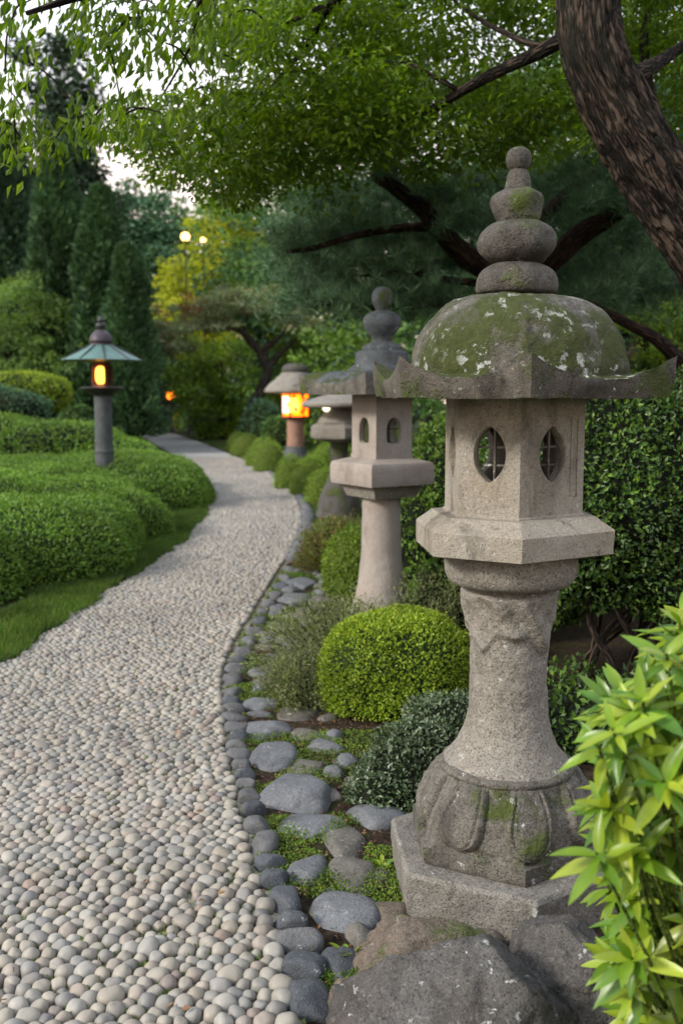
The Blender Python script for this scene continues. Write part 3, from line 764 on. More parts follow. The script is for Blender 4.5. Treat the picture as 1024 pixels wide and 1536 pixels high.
def panel_box(geo, n, Rr, z0, z1, rot, hole_w, hole_h, zc, shape, depth=.03, segs=40, closed=(), mat=0, up=(), inset=None):
    """hollow n-sided fire box; every face has an opening; closed faces get a shallow recess only"""
    cs = sorted(rot) if isinstance(rot, (list, tuple)) else [rot + k * 2 * math.pi / n for k in range(n)]
    for k in range(n):
        a0_, a1_ = cs[k], cs[(k + 1) % n] + (2 * math.pi if k == n - 1 else 0)
        am = (a0_ + a1_) / 2; side = 2 * Rr * math.sin((a1_ - a0_) / 2); ap = Rr * math.cos((a1_ - a0_) / 2)
        nx, ny = math.cos(am), math.sin(am); tx, ty = -ny, nx
        t = np.arange(segs) / segs * 2 * math.pi
        hx, hz = shape(t); hx, hz = hx * hole_w / 2, hz * hole_h / 2 + zc
        def rect(w):
            cx, cz = np.cos(t), np.sin(t)
            sc = 1 / np.maximum(np.abs(cx), np.abs(cz)); X_ = cx * sc * w / 2; Z_ = (z0 + z1) / 2 + cz * sc * (z1 - z0) / 2
            return X_, Z_
        def wld(x, z, d): return np.stack([nx * (ap - d) + tx * x, ny * (ap - d) + ty * x, z], -1)
        # corner-exact sampling of the rectangle
        ox, oz = rect(side); 
        for q in range(4):
            a_ = math.pi / 4 + q * math.pi / 2; i = int(round(a_ / (2 * math.pi) * segs)) % segs
            ox[i] = side / 2 * (1 if q in (0, 3) else -1); oz[i] = z1 if q in (0, 1) else z0
        wi = side - 2 * depth * .55; ix, iz = rect(wi)
        dd_ = depth * (.35 if k in closed else 1)
        mids = [(ox * (1 - f) + hx * f, oz * (1 - f) + hz * f) for f in (0, .3, .6, .85, .97, 1)]
        rings = [wld(a, b, 0.0) for a, b in mids[:-1]] + [wld(mids[-1][0], mids[-1][1], .003)]
        rings += [wld(hx * .97, (hz - zc) * .98 + zc, dd_)]
        if k not in closed: rings += [wld(ix, iz, depth)]
        Vv = np.vstack(rings); geo.add(Vv, grid_faces(segs, len(rings)), mat)
        if k in closed:
            c = wld(np.array([0.]), np.array([zc]), dd_); i = np.arange(segs)
            geo.add(np.vstack([rings[-1], c]), np.stack([i, (i + 1) % segs, np.full(segs, segs)], -1), mat)

def almond(t):
    c, s_ = np.cos(t), np.sin(t)
    return np.sign(c) * np.abs(c) ** 1.35, np.sign(s_) * np.abs(s_) ** .95 * (1 + .06 * np.abs(s_) ** 8)
def arch(t):
    c, s_ = np.cos(t), np.sin(t)
    return np.sign(c) * np.abs(c) ** np.where(s_ < 0, .35, .9), np.sign(s_) * np.abs(s_) ** np.where(s_ < 0, .35, 1.0)
zb0, zb1 = zp2 - .006, 1.52; RF = .206; zc = zrow(683, 2.72)
g = Geo(); panel_box(g, 6, RF, zb0, zb1, VA, .092, .146, zc, almond, .032, 56)
V_, F_ = g.v, g.l
# low skirt line under the box
lathe(g, densify([(RF + .001, zb0 - .002, 1), (RF + .008, zb0, 1), (RF + .008, zb0 + .006, 1), (RF - .002, zb0 + .012, 1)], .01), 6, 120, VA, cap=False)
fb = g.build('fire_box', M['granite'], lan, 30)
# carved upright groove frame on the right-hand face
g = Geo(); am = R(-90 + 30.5); nx, ny = math.cos(am), math.sin(am); ap = RF * math.cos(R(34.5))
for off, w, zz0, zz1 in ((.068, .006, zc - .12, zc + .10), (.092, .006, zc - .12, zc + .10)):
    box(g, (nx * (ap + .0005) - ny * off, ny * (ap + .0005) + nx * off, (zz0 + zz1) / 2), (.006, w, zz1 - zz0), am)
box(g, (nx * (ap + .0005) - ny * .080, ny * (ap + .0005) + nx * .080, zc + .103), (.006, .030, .006), am)
g.build('carved_frame', M['granite'], fb)
# lattice bars inside the openings
for am, half, dense in ((-90 - 29.5, 25.5, 0), (-90 + 30.5, 34.5, 0), (-90 - 85, 30, 1)):
    am = R(am); nx, ny = math.cos(am), math.sin(am); q = RF * math.cos(R(half)) - .026
    g = Geo()
    xs_ = (.006,) if not dense else tuple(np.linspace(-.045, .045, 9)); zs_ = (-.030, .020) if not dense else tuple(np.linspace(-.07, .07, 13))
    for x in xs_: box(g, (nx * q - ny * x, ny * q + nx * x, zc), (.007, .006, .16), am)
    for z in zs_: box(g, (nx * (q - .004), ny * (q - .004), zc + z), (.006, .11, .006), am)
    g.build('lattice', M['granite_low'], fb)

# roof: dome flowing into six upturned corners
def roof_mesh(n, rot, Rc, apex_r, ztop, zdome, rdome, zedge, zbot, up, tip, segs, steps=34, p_up=5.0, dome_p=2.3, rib=.0, seed=0, thick=1.0):
    if isinstance(rot, (list, tuple)): th, pr, an = poly_th(rot, segs); rot = 0.0
    else:
        th = np.arange(segs) / segs * 2 * math.pi
        a = np.mod(th, 2 * math.pi / n) - math.pi / n; an = np.abs(a) / (math.pi / n)      # 1 at corner
        pr = math.cos(math.pi / n) / np.cos(a)
    re = Rc * pr + tip * an ** 6; ze = zedge + up * an ** p_up
    rings = []
    for i in range(steps):
        t = i / (steps - 1) * math.pi / 2
        f = math.sin(t) ** (2 / dome_p); zf = max(math.cos(t), 0) ** (2 / dome_p)
        if i == steps - 1: f, zf = 1, 0
        h = .45 * f
        rr = (apex_r + (rdome - apex_r) * f) * ((1 - h) + h * pr / math.cos(math.pi / n) * .93 + 0) + rib * an ** 10 * f
        zz = zdome + (ztop - zdome) * zf
        rings.append(np.stack([rr * np.cos(th + rot), rr * np.sin(th + rot), np.full(segs, zz)], -1))
    r0 = np.hypot(rings[-1][:, 0], rings[-1][:, 1])
    for i in range(1, 15):
        t = i / 14
        rr = r0 + (re - r0) * t; zz = zdome + (ze - zdome) * (t ** (1.0 + 1.2 * an)) - .012 * np.sin(math.pi * t) * (1 - an)
        rings.append(np.stack([rr * np.cos(th + rot), rr * np.sin(th + rot), zz], -1))
    top = np.array(rings); side = []
    zb = zbot + up * .06 * an ** p_up
    for i in range(0, 7):
        t = i / 6; rr = re + .004 * math.sin(t * math.pi) - .012 * t; zz = ze + (zb - ze) * t
        side.append(np.stack([rr * np.cos(th + rot), rr * np.sin(th + rot), zz], -1))
    und = [side[-1]]
    for i in range(1, 6):
        t = i / 5; rr = (re - .012) * (1 - t) + apex_r * t * 1.0; und.append(np.stack([rr * np.cos(th + rot), rr * np.sin(th + rot), zb * (1 - t) + (zbot + .03) * t], -1))
    return top, np.array(side), np.array(und)
def rough3(V, amp, sc, seed):
    s = V.shape; W = V.reshape(-1, 3); nz = np.stack([fbm(W * sc + 11 * k, 4, seed + k) for k in range(3)], -1)
    return (W + nz * amp).reshape(s)
zt = zrow(441, 2.82); ze = zrow(567, 2.53); zbt = zrow(598, 2.53)
top, side, und = roof_mesh(6, VR, .440, .118, zt, ze + .014, .308, ze, zbt, .062, .004, 480, rib=.003, p_up=2.3, dome_p=2.0)
g = Geo()
top = rough3(rough3(top, .012, 6, 12), .006, 26, 2); g.add(top.reshape(-1, 3), grid_faces(480, len(top))[:, ::-1], 0)
side[0] = top[-1]; side[1:] = rough3(side[1:], .0045, 15, 5)
g.add(side.reshape(-1, 3), grid_faces(480, len(side))[:, ::-1], 1); und[0] = side[-1]
g.add(und.reshape(-1, 3), grid_faces(480, len(und))[:, ::-1], 1)
c = top[0].mean(0); i = np.arange(480); g.add(np.vstack([top[0], c]), np.stack([(i + 1) % 480, np.full(480, 480), i], -1)[:, ::-1], 0)
c = und[-1].mean(0); g.add(np.vstack([und[-1], c]), np.stack([(i + 1) % 480, np.full(480, 480), i], -1), 1)
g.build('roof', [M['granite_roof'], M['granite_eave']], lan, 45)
# finial of stacked rounded stones
def fz(v): return zrow(v, 2.9)
def lobe(pts): return smooth_prof([(a / 536.0, fz(v)) for a, v in pts], 7)
fin = Geo(); 
lathe(fin, lobe([(55, 443), (61, 438), (61.5, 424), (56, 409), (40, 398), (27, 394)]), 6, 128, 0, disp=rough(.009, 15, 1))
lathe(fin, lobe([(26, 399), (42, 392), (55, 379), (58.5, 364), (54, 349), (42, 338), (32, 333)]), 6, 128, 0, disp=rough(.013, 12, 2))
lathe(fin, lobe([(28, 337), (33, 329), (38, 314), (40, 302), (36, 292), (24, 285), (18, 281)]), 6, 128, 0, disp=rough(.014, 13, 5))
lathe(fin, lobe([(20, 284), (19, 275), (16.5, 262), (13, 255)]), 6, 96, 0, disp=rough(.002, 24, 4))
lathe(fin, lobe([(11, 257), (16.5, 250), (19.3, 240), (17, 229), (10.5, 222.5), (1, 220)]), 6, 96, 0, disp=rough(.001, 24, 5))
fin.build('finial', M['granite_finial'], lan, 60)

# ---------------------------------------------------------------- second lantern (square, behind on the left)
Y2 = 5.65; c2 = P(572, 700, Y2); s2 = ppm(Y2, 1.1); rot2 = R(-90 - 12.5)
def z2(v, d=Y2): return float(P(512, v, d)[2])
l2 = thing('stone_lantern', 'pale square-box stone lantern with dark flared roof, second nearest, just left of the mossy one', 'stone lantern', (c2[0], c2[1], 0), 'stone lanterns in the garden')
g = Geo(); lathe(g, smooth_prof([(.22, -.02), (.19, .18), (.145, .36), (.122, .52), (.112, .70), (.110, .86), (.112, z2(742))], 8), 4, 96, 0, disp=rough(.003, 12, 4)); g.build('shaft', M['pale_stone'], l2)
q4 = math.sqrt(2) / 2
g = Geo(); lathe(g, densify([(.20, z2(744), 1), (.235, z2(728), 1), (.235, z2(722), 1)], .03), 4, 96, rot2); 
g.build('corbel', M['granite_shaft'], l2, 30)
g = Geo(); lathe(g, densify([(.20, z2(727), 1), (.292, z2(725), 1), (.300, z2(720), 1), (.300, z2(697), 1), (.288, z2(692), 1), (.20, z2(687), 1), (.17, z2(686), 1)], .03), 4, 120, rot2, disp=rough(.003, 14, 6)); g.build('platform', M['pale_stone'], l2, 30)
g = Geo(); lathe(g, densify([(.178, z2(692), 1), (.178, z2(680), 1), (.15, z2(679), 1)], .03), 4, 96, rot2)
panel_box(g, 4, .172, z2(682), z2(596) + .02, rot2, .098, .142, z2(645), arch, .03, 48, closed=())
fb2 = g.build('fire_box', M['pale_stone'], l2, 30)
for k in (0, 3):
    am = rot2 + (k + .5) * R(90); nx, ny = math.cos(am), math.sin(am); q = .172 * q4 - .036; zz = z2(645)
    g = Geo(); dense = k == 3
    xs_ = (-.01,) if not dense else tuple(np.linspace(-.045, .045, 8)); zs_ = (0.01,) if not dense else tuple(np.linspace(-.07, .07, 11))
    for x in xs_: box(g, (nx * q - ny * x, ny * q + nx * x, zz), (.008, .008, .17), am)
    for z in zs_: box(g, (nx * (q - .004), ny * (q - .004), zz + z), (.006, .11, .008), am)
    g.build('lattice', M['dark_stone'], fb2)
top, side, und = roof_mesh(4, rot2, .475, .12, z2(541), z2(556), .175, z2(576), z2(592), .055, .006, 200, steps=14, p_up=2.6, dome_p=1.3)
g = Geo(); g.add(top.reshape(-1, 3), grid_faces(200, len(top))[:, ::-1], 0); g.add(side.reshape(-1, 3), grid_faces(200, len(side))[:, ::-1], 1); g.add(und.reshape(-1, 3), grid_faces(200, len(und))[:, ::-1], 1)
g.build('roof', [M['blue_stone'], M['granite_low']], l2, 45)
g = Geo(); S2 = 267.0
def lobe2(pts): return smooth_prof([(a / S2, z2(v)) for a, v in pts], 6)
lathe(g, lobe2([(41, 549), (40, 535), (39, 529), (33, 526)]), 6, 64, 0); lathe(g, lobe2([(31, 527), (30, 520), (22, 515), (17, 513)]), 6, 64, 0)
lathe(g, lobe2([(13, 516), (15, 508), (22, 498), (28, 487), (27, 476), (18, 469), (10, 466)]), 6, 64, 0, disp=rough(.004, 14, 3))
lathe(g, lobe2([(9, 467), (11, 462), (15.5, 452), (15, 440), (9, 432), (1, 430)]), 6, 64, 0)
g.build('finial', M['blue_stone'], l2, 60)

# ---------------------------------------------------------------- third lantern (mushroom, half hidden)
Y3 = 12.0; c3 = P(509, 640, Y3)
def z3(v): return float(P(512, v, Y3)[2])
l3 = thing('stone_lantern', 'squat grey-brown stone lantern with hexagonal slab and dark root-like foot, behind the pale square one', 'stone lantern', (c3[0], c3[1], 0), 'stone lanterns in the garden')
g = Geo(); lathe(g, smooth_prof([(.30, -.02), (.27, .12), (.22, .30), (.15, .46), (.115, .62), (.105, .80), (.12, .95)], 8), 6, 72, 0, disp=rough(.02, 6, 3)); g.build('shaft', [M['dark_stone']], l3)
g = Geo(); lathe(g, densify([(.14, z3(664), 1), (.36, z3(657), 1), (.37, z3(655), 1), (.37, z3(641), 1), (.345, z3(638), 1), (.20, z3(630), 1)], .05), 6, 96, R(-80), disp=rough(.005, 8, 3)); g.build('slab', M['granite_shaft'], l3, 30)
g = Geo(); lathe(g, smooth_prof([(.27, z3(634)), (.22, z3(624)), (.17, z3(616)), (.15, z3(604))], 5), 6, 60, 0); hb = g.build('body', M['granite_shaft'], l3, 50)
g = Geo(); V, F = ico(2); g.add(V * np.array([.05, .04, .05]) + np.array([-.155, -.10, z3(611)]), F); g.build('lamp_window', M['glow_white'], hb)
g = Geo(); lathe(g, smooth_prof([(.12, z3(606)), (.30, z3(607)), (.43, z3(611)), (.45, z3(604)), (.36, z3(600)), (.22, z3(594)), (.10, z3(590)), (.06, z3(586)), (.01, z3(584))], 6), 6, 96, 0, disp=rough(.01, 8, 2)); g.build('roof', M['granite_shaft'], l3, 50)

# ---------------------------------------------------------------- fourth lantern (orange glow)
Y4 = 22.0; c4 = P(443, 640, Y4)
def z4(v): return float(P(512, v, Y4)[2])
l4 = thing('stone_lantern', 'glow-tinted pinkish pillar lantern with brightly glowing orange box under a wide cone roof', 'stone lantern', (c4[0], c4[1], 0), 'stone lanterns in the garden')
g = Geo(); lathe(g, smooth_prof([(.34, -.02), (.32, .08), (.25, .22), (.20, .33), (.18, .35)], 6), 6, 64, 0, disp=rough(.02, 4, 3)); g.build('foot', M['grey_column'], l4)
g = Geo(); lathe(g, smooth_prof([(.195, .30), (.188, .6), (.185, z4(627))], 4), 6, 64, 0); g.build('pillar', M['glow_pink_stone'], l4)
g = Geo(); lathe(g, densify([(.20, z4(629), 1), (.31, z4(627), 1), (.31, z4(624), 1), (.2, z4(624), 1)], .1), 6, 48, 0); g.build('tray', M['rust'], l4, 30)
g = Geo(); lathe(g, [(.28, z4(624), 1), (.29, z4(592), 1)], 6, 48, R(10)); gl = g.build('glowing_box', M['glow_orange'], l4, 30)
g = Geo(); lathe(g, [(.10, z4(618), 0), (.13, z4(608), 0), (.09, z4(597), 0)], 6, 24, 0, centre=(-.03, -.25)); g.build('flame', M['glow'], gl, 30)
for k in range(6):
    a_ = R(10 + 60 * k); g = Geo(); tube(g, [(.292 * math.cos(a_), .292 * math.sin(a_), z4(625)), (.30 * math.cos(a_), .30 * math.sin(a_), z4(590))], [.018, .018], 6, 1); g.build('frame_bar', M['rust'], gl)
g = Geo(); a0, a1 = R(190), R(250); rr0 = .285; box(g, (.262 * math.cos(a0 + .52), .262 * math.sin(a0 + .52), z4(607)), (.02, .20, .36), a0 + .52); g.build('pale_pane', M['glow_white'], gl)
g = Geo(); lathe(g, smooth_prof([(.25, z4(591)), (.60, z4(589)), (.68, z4(587)), (.60, z4(578)), (.42, z4(568)), (.30, z4(560)), (.22, z4(557))], 6), 6, 96, 0, disp=rough(.015, 4, 2)); g.build('roof', M['granite_shaft'], l4, 50)
g = Geo(); lathe(g, smooth_prof([(.24, z4(560)), (.29, z4(557)), (.28, z4(551)), (.18, z4(546)), (.01, z4(545))], 6), 6, 64, 0, disp=rough(.015, 5, 6)); g.build('cap', M['dark_stone'], l4, 50)

# ---------------------------------------------------------------- copper-roofed lantern on the left
Y5 = 13.0; c5 = P(158, 640, Y5); c5x = P(153.5, 560, Y5)
def z5(v): return float(P(512, v, Y5)[2])
l5 = thing('garden_lantern', 'tall lantern with green copper umbrella roof and lit window rising from the clipped hedge', 'garden lantern', (c5x[0], c5x[1], 0))
g = Geo(); lathe(g, smooth_prof([(.15, -.02), (.122, .4), (.120, z5(680)), (.130, z5(678)), (.130, z5(675)), (.118, z5(673)), (.112, 1.1), (.115, z5(596)), (.15, z5(592))], 5), 6, 48, 0); g.build('column', M['grey_column'], l5, 50)
g = Geo(); lathe(g, smooth_prof([(.14, z5(593)), (.20, z5(588)), (.27, z5(584)), (.275, z5(581)), (.18, z5(580))], 4), 8, 64, 0); g.build('platform', M['iron'], l5, 40)
g = Geo(); lathe(g, [(.135, z5(581), 1), (.135, z5(577), 1), (.125, z5(577), 1)], 4, 48, R(35)); lathe(g, [(.11, z5(550), 1), (.13, z5(547), 1), (.12, z5(543), 1)], 4, 48, R(35)); 
for k in range(4):
    a_ = R(35 + 90 * k); box(g, (.118 * math.cos(a_), .118 * math.sin(a_), (z5(577) + z5(549)) / 2), (.04, .04, z5(549) - z5(577)), a_)
hs = g.build('lamp_housing', M['rust'], l5)
g = Geo(); lathe(g, [(.10, z5(577), 1), (.10, z5(549), 1)], 4, 32, R(35)); g.build('window_pane', M['glow_white'] if False else M['rust'], hs, 30)
V, F = ico(3); g = Geo(); g.add(sup(V, 3) * np.array([.066, .03, .115]) + np.array([.002, -.10, z5(563)]), F); g.build('lamp', M['glow'], hs)
seg8 = 16
g = Geo(); lathe(g, smooth_prof([(.09, z5(543)), (.48, z5(541)), (.495, z5(539)), (.36, z5(531)), (.24, z5(524)), (.15, z5(518))], 5), 10, 100, 0); rf = None
for i_ in range(len(g.v)): pass
rf = g.build('roof', M['copper'], l5, 30)
for k in range(10):
    a_ = R(36 * k); g = Geo(); tube(g, [(.50 * math.cos(a_), .50 * math.sin(a_), z5(539.5)), (.36 * math.cos(a_), .36 * math.sin(a_), z5(530.5)), (.15 * math.cos(a_), .15 * math.sin(a_), z5(517.5))], [.012, .012, .01], 6, 4); g.build('roof_rib', M['iron'], rf)
g = Geo(); lathe(g, smooth_prof([(.15, z5(520)), (.13, z5(516)), (.135, z5(514)), (.15, z5(512)), (.13, z5(504)), (.08, z5(497)), (.04, z5(494))], 4), 6, 48, 0); g.build('roof_cap', M['purple'], l5, 60)
g = Geo(); lathe(g, smooth_prof([(.04, z5(495)), (.065, z5(490)), (.06, z5(486)), (.03, z5(484)), (.045, z5(481)), (.03, z5(477)), (.003, z5(473))], 4), 6, 32, 0); g.build('finial', M['iron'], l5, 60)

# ---------------------------------------------------------------- far lamps
def post_lamp(u, v, Y, r_, label, arm=False, mat='glow_hot'):
    c = P(u, v, Y); o = thing('garden_lamp', label, 'lamp', (c[0], c[1], 0))
    g = Geo(); tube(g, [(0, 0, -.02), (0, 0, c[2] * .5), (0, 0, c[2] - r_ * .9)], [.035, .028, .022], 10, 3)
    lathe(g, [(.10, -.02, 0), (.09, .18, 0), (.05, .25, 0)], 6, 16, 0)
    lathe(g, [(.05, c[2] - r_ * 1.1, 0), (r_ * .6, c[2] - r_ * .75, 0)], 6, 16, 0)
    g.build('post', M['iron'], o)
    V, F = ico(3); Geo().add(V * r_ + np.array([0, 0, c[2]]), F).build('globe', M[mat], o)
    g = Geo(); lathe(g, [(r_ * .5, c[2] + r_ * .88, 0), (r_ * .35, c[2] + r_ * 1.1, 0), (.01, c[2] + r_ * 1.3, 0)], 6, 16, 0); g.build('cap', M['iron'], o)
post_lamp(257, 593, 37.5, .18, 'small orange glowing lamp on a low post beside the far end of the path', mat='glow_low')
post_lamp(278, 355, 36, .16, 'bright round lamp on a tall pole among the yellow trees, the larger of two')
post_lamp(305, 360, 36.5, .10, 'smaller dimmer round lamp just right of the bright one among yellow trees')

# ---------------------------------------------------------------- clipped hedges, left
def B(u, v, Y, a, b, c_, p=2.3, yaw=0.0):
    q = P(u, v, Y); return Blob((q[0], q[1], q[2]), (a, b, c_), p, yaw)
def BG(x, y, a, b, h, p=2.4, yaw=0.0): return Blob((x, y, 0), (a, b, h), p, yaw)

def tag2(o, label, cat, group=None): return tag(o, label, cat, group)
o = clipped('clipped_hedge', [BG(-3.35, 7.45, 1.05, .92, .60, 2.4), BG(-2.65, 9.4, .75, 1.1, .55, 2.3), BG(-3.15, 8.35, 1.30, 1.30, .62, 2.5, .5), BG(-2.95, 10.5, 1.15, 1.15, .60, 2.4, .3), BG(-4.3, 10.2, 1.6, 1.7, .72, 2.5), BG(-3.9, 7.7, 1.05, 1.15, .66, 2.4), BG(-3.75, 12.4, 1.5, 1.1, .60, 2.4)],
            [M['hedge'], M['twig']], 3600, .030, .019, 31, lump=.09, lumpf=1.5, depth=.05, gapk=.5)
tag(o, 'long low billowing clipped green hedge filling the left foreground beside the path', 'hedge', 'clipped hedges left of the path')
o = clipped('clipped_hedge', [BG(-2.75, 13.6, 1.0, 1.5, .60, 2.4, .1), BG(-3.4, 15.2, 1.3, 1.6, .62, 2.4), BG(-4.7, 14.6, 1.6, 1.4, .60, 2.4)], [M['hedge'], M['twig']], 2400, .036, .023, 32, lump=.06, lumpf=1.4, depth=.05, gapk=.5)
tag(o, 'rounded green hedge at the foot of the copper-roofed lantern, reaching into the bend', 'hedge', 'clipped hedges left of the path')
o = clipped('clipped_hedge', [Blob((-7.6, 19.5, .35), (2.3, 1.5, .78), 2.4), Blob((-5.6, 19.3, .3), (1.5, 1.2, .66), 2.4), Blob((-4.4, 19.0, .1), (1.0, 1.1, .55), 2.4)], [M['hedge'], M['twig_d']], 900, .06, .035, 33, lump=.06, lumpf=1.2, depth=.08)
tag(o, 'mushroom-shaped dark green mound hedge behind the copper-roofed lantern', 'hedge', 'clipped hedges left of the path')
o = clipped('clipped_shrub', [B(28, 590, 22, 1.15, .9, .46, 2.4), B(-30, 592, 22.3, .9, .9, .5)], [M['ball'], M['twig']], 900, .06, .035, 34, lump=.05, depth=.08)
tag(o, 'yellow-green flat-topped topiary shrub at the left edge above the mound hedge', 'shrub')
g_ = P(28, 640, 22); 
o = clipped('dark_shrub', [B(20, 612, 20.6, .75, .6, .35), B(-25, 606, 20.8, .7, .6, .45), Blob((g_[0], 21.5, .3), (.7, .7, .6))], [M['blue_tree'], M['twig_d']], 700, .07, .035, 35, lump=.1, depth=.15)
tag(o, 'dark bluish-green shrub at the left edge under the yellow-green topiary', 'shrub')
for (u, v, Y, a, c_, mt, lab) in ((118, 618, 25, .55, .40, 'hedge2', 'small rounded bush just left of the copper lantern column, behind the mound hedge'), (160, 622, 34, .7, .36, 'mound', 'pale green low bush at the far left side of the path end'),
                                 (150, 612, 42, .9, .5, 'hedge2', 'dark rounded bush left of the path end, farther than its neighbours')):
    q = P(u, v, Y); o = clipped('round_bush', [Blob((q[0], Y, q[2] * .5), (a, a * .9, c_ + q[2] * .3))], [M[mt], M['twig']], 500, .08, .045, 36 + int(u), depth=.1); tag(o, lab, 'bush', 'small round bushes around the path end')

# small mounds right of the path: u, v_top, v_bottom, half width px
mounds = [(487, 702, 740, 32, 13.4, 'third small mound from the near end, at the foot of the squat lantern'), (468, 684, 729, 34, 14.6, 'rounded green mound behind the nearest of the small mounds'), (436, 683, 726, 26, 15.6, 'leftmost of the near trio of small green mounds beside the path'),
          (405, 660, 693, 26, 19.0, 'bright green double mound at mid distance, left of the orange lantern foot'), (396, 657, 685, 30, 20.5, 'green mound just behind the mid-distance double mound'), (370, 650, 676, 25, 24.0, 'pair of low mounds further along the path kerb'), (356, 648, 671, 18, 25.5, 'farthest little green mound of the row beside the path'),
          (490, 666, 700, 30, 17.0, 'green mound between the squat lantern and the orange lantern')]
mounds[0] = mounds[0][:5] + ('nearest small green mound, at the foot of the squat lantern',)
for i, (u, vt, vb, hw, Y, lab) in enumerate(mounds):
    q = P(u, vb, Y); m_ = ppm(Y, .3); h = P(u, vt, Y)[2]; a = hw / m_
    o = clipped('grass_mound', [Blob((q[0], Y, 0), (a, a * .95, h), 2.1)], [M['mound'], M['twig_y']], 1500 if Y < 18 else 900, .05, .012, 60 + i, lump=.03, depth=.05)
    tag(o, lab, 'mound', 'small green mounds right of the path')
for i, (u, vt, vb, hw, Y, mt, lab) in enumerate([(312, 600, 640, 34, 41, 'hedge2', 'broad dark bush right of the little orange lamp'), (287, 602, 642, 16, 42, 'hedge2', 'narrow upright bush just right of the little orange lamp'), (222, 600, 632, 20, 50, 'dark_tree', 'small dark bush at the vanishing end of the path'),
                                                  (272, 618, 645, 12, 43, 'yellow_lit_tree', 'small yellowish bush under the little orange lamp'), (328, 634, 657, 34, 34, 'mound', 'low flat green mound in front of the broad dark bush'), (355, 596, 650, 30, 38, 'blue_tree', 'bluish bush left of the cloud-pruned tree trunk'),
                                                  (395, 600, 655, 34, 26, 'blue_tree', 'bluish dark bush below the cloud-pruned tree'), (415, 625, 668, 24, 24.5, 'hedge2', 'dark bush left of the glowing orange lantern')]):
    q = P(u, vb, Y); m_ = ppm(Y, .3); h = max(.3, P(u, vt, Y)[2]); a = hw / m_
    o = clipped('round_bush', [Blob((q[0], Y, h * .3), (a, a * .9, h * .7), 2.2)], [M[mt], M['twig']], 420, .09, .05, 80 + i, lump=.08, depth=.14)
    tag(o, lab, 'bush', 'bushes around the far end of the path')

# ---------------------------------------------------------------- shrubs, right foreground
q = G(592, 1075)
o = clipped('ball_shrub', [Blob((.272, 4.70, .135), (.385, .36, .33), 2.25), Blob((.52, 4.75, .12), (.22, .25, .22), 2.2)], [M['ball'], M['twig']], 24000, .0165, .010, 41, lump=.045, lumpf=3, depth=.03, zmin=.03, hull=.94, fine=.008, hullz=.04)
tag(o, 'bright yellow-green clipped ball shrub left of the large lantern shaft', 'shrub')
o = clipped('small_shrub', [Blob((.30, 3.62, .03), (.24, .20, .235), 2.1), Blob((.44, 3.76, .13), (.22, .18, .20), 2.1), Blob((.16, 3.52, .0), (.13, .13, .15), 2.1)], [M['silver'], M['twig_d']], 17000, .019, .011, 42, lump=.05, lumpf=5, depth=.06, fine=.03, spread=1.3, hull=.84)
tag(o, 'dark small-leaved shrub with silvery sheen against the left side of the lantern base', 'shrub')
def wispy(name, blobs, mat, n, L, W, seed, label, stems=60):
    r = np.random.default_rng(seed); g = Geo()
    t_ = thing(name, label, 'shrub', (blobs[0].c[0], blobs[0].c[1], 0)); off = np.array([blobs[0].c[0], blobs[0].c[1], 0])
    gs = Geo(); tips = []
    for k in range(stems):
        b = blobs[k % len(blobs)]; C, N = b.sample(1, r); C = C[0]; C[2] = abs(C[2] - b.c[2]) + b.c[2] * .9 + .03
        base = np.array([b.c[0] + (C[0] - b.c[0]) * .35, b.c[1] + (C[1] - b.c[1]) * .35, 0])
        mid = (base + C) / 2 + np.array([0, 0, .04]) + r.normal(0, .015, 3)
        tube(gs, [base - off, mid - off, C - off], [.004, .003, .0012], 4, 4); tips.append((base, mid, C))
    gs.build('stem', M['bark_grey'], t_)
    pick = r.integers(0, len(tips), n); tt = r.random(n) ** .6
    A = np.array([tips[i][0] for i in pick]); Bm = np.array([tips[i][1] for i in pick]); Cc = np.array([tips[i][2] for i in pick])
    t2 = tt[:, None]; C = (1 - t2) ** 2 * A + 2 * t2 * (1 - t2) * Bm + t2 ** 2 * Cc + r.normal(0, .028, (n, 3)); C[:, 2] = np.maximum(C[:, 2], .01)
    D = nrm(Cc - A) + r.normal(0, .55, (n, 3)); N = r.normal(size=(n, 3)) + np.array([0, 0, .6]); s_ = r.uniform(.6, 1.3, n)
    add_leaves(g, C - off, D, N, L * s_, W * s_); g.build('foliage', M[mat], t_); return t_
wispy('wispy_shrub', [Blob((.02, 5.25, 0), (.52, .42, .36)), Blob((.45, 5.6, 0), (.55, .42, .46)), Blob((-.18, 4.75, 0), (.2, .25, .2))], 'heather', 30000, .024, .006, 43, 'loose wispy grey-green shrub of fine leaves around the foot of the pale square lantern', 260)
o = clipped('ball_shrub', [Blob((.16, 7.3, .18), (.30, .3, .34), 2.2)], [M['mound'], M['twig_y']], 6000, .03, .014, 44, lump=.03, depth=.05)
tag(o, 'small green ball shrub partly hidden behind the shaft of the pale square lantern', 'shrub')
wispy('reddish_shrub', [Blob((-.03, 8.3, 0), (.36, .36, .42))], 'reddish', 9000, .03, .014, 45, 'reddish-green twiggy shrub beside the kerb, left of the pale square lantern', 120)

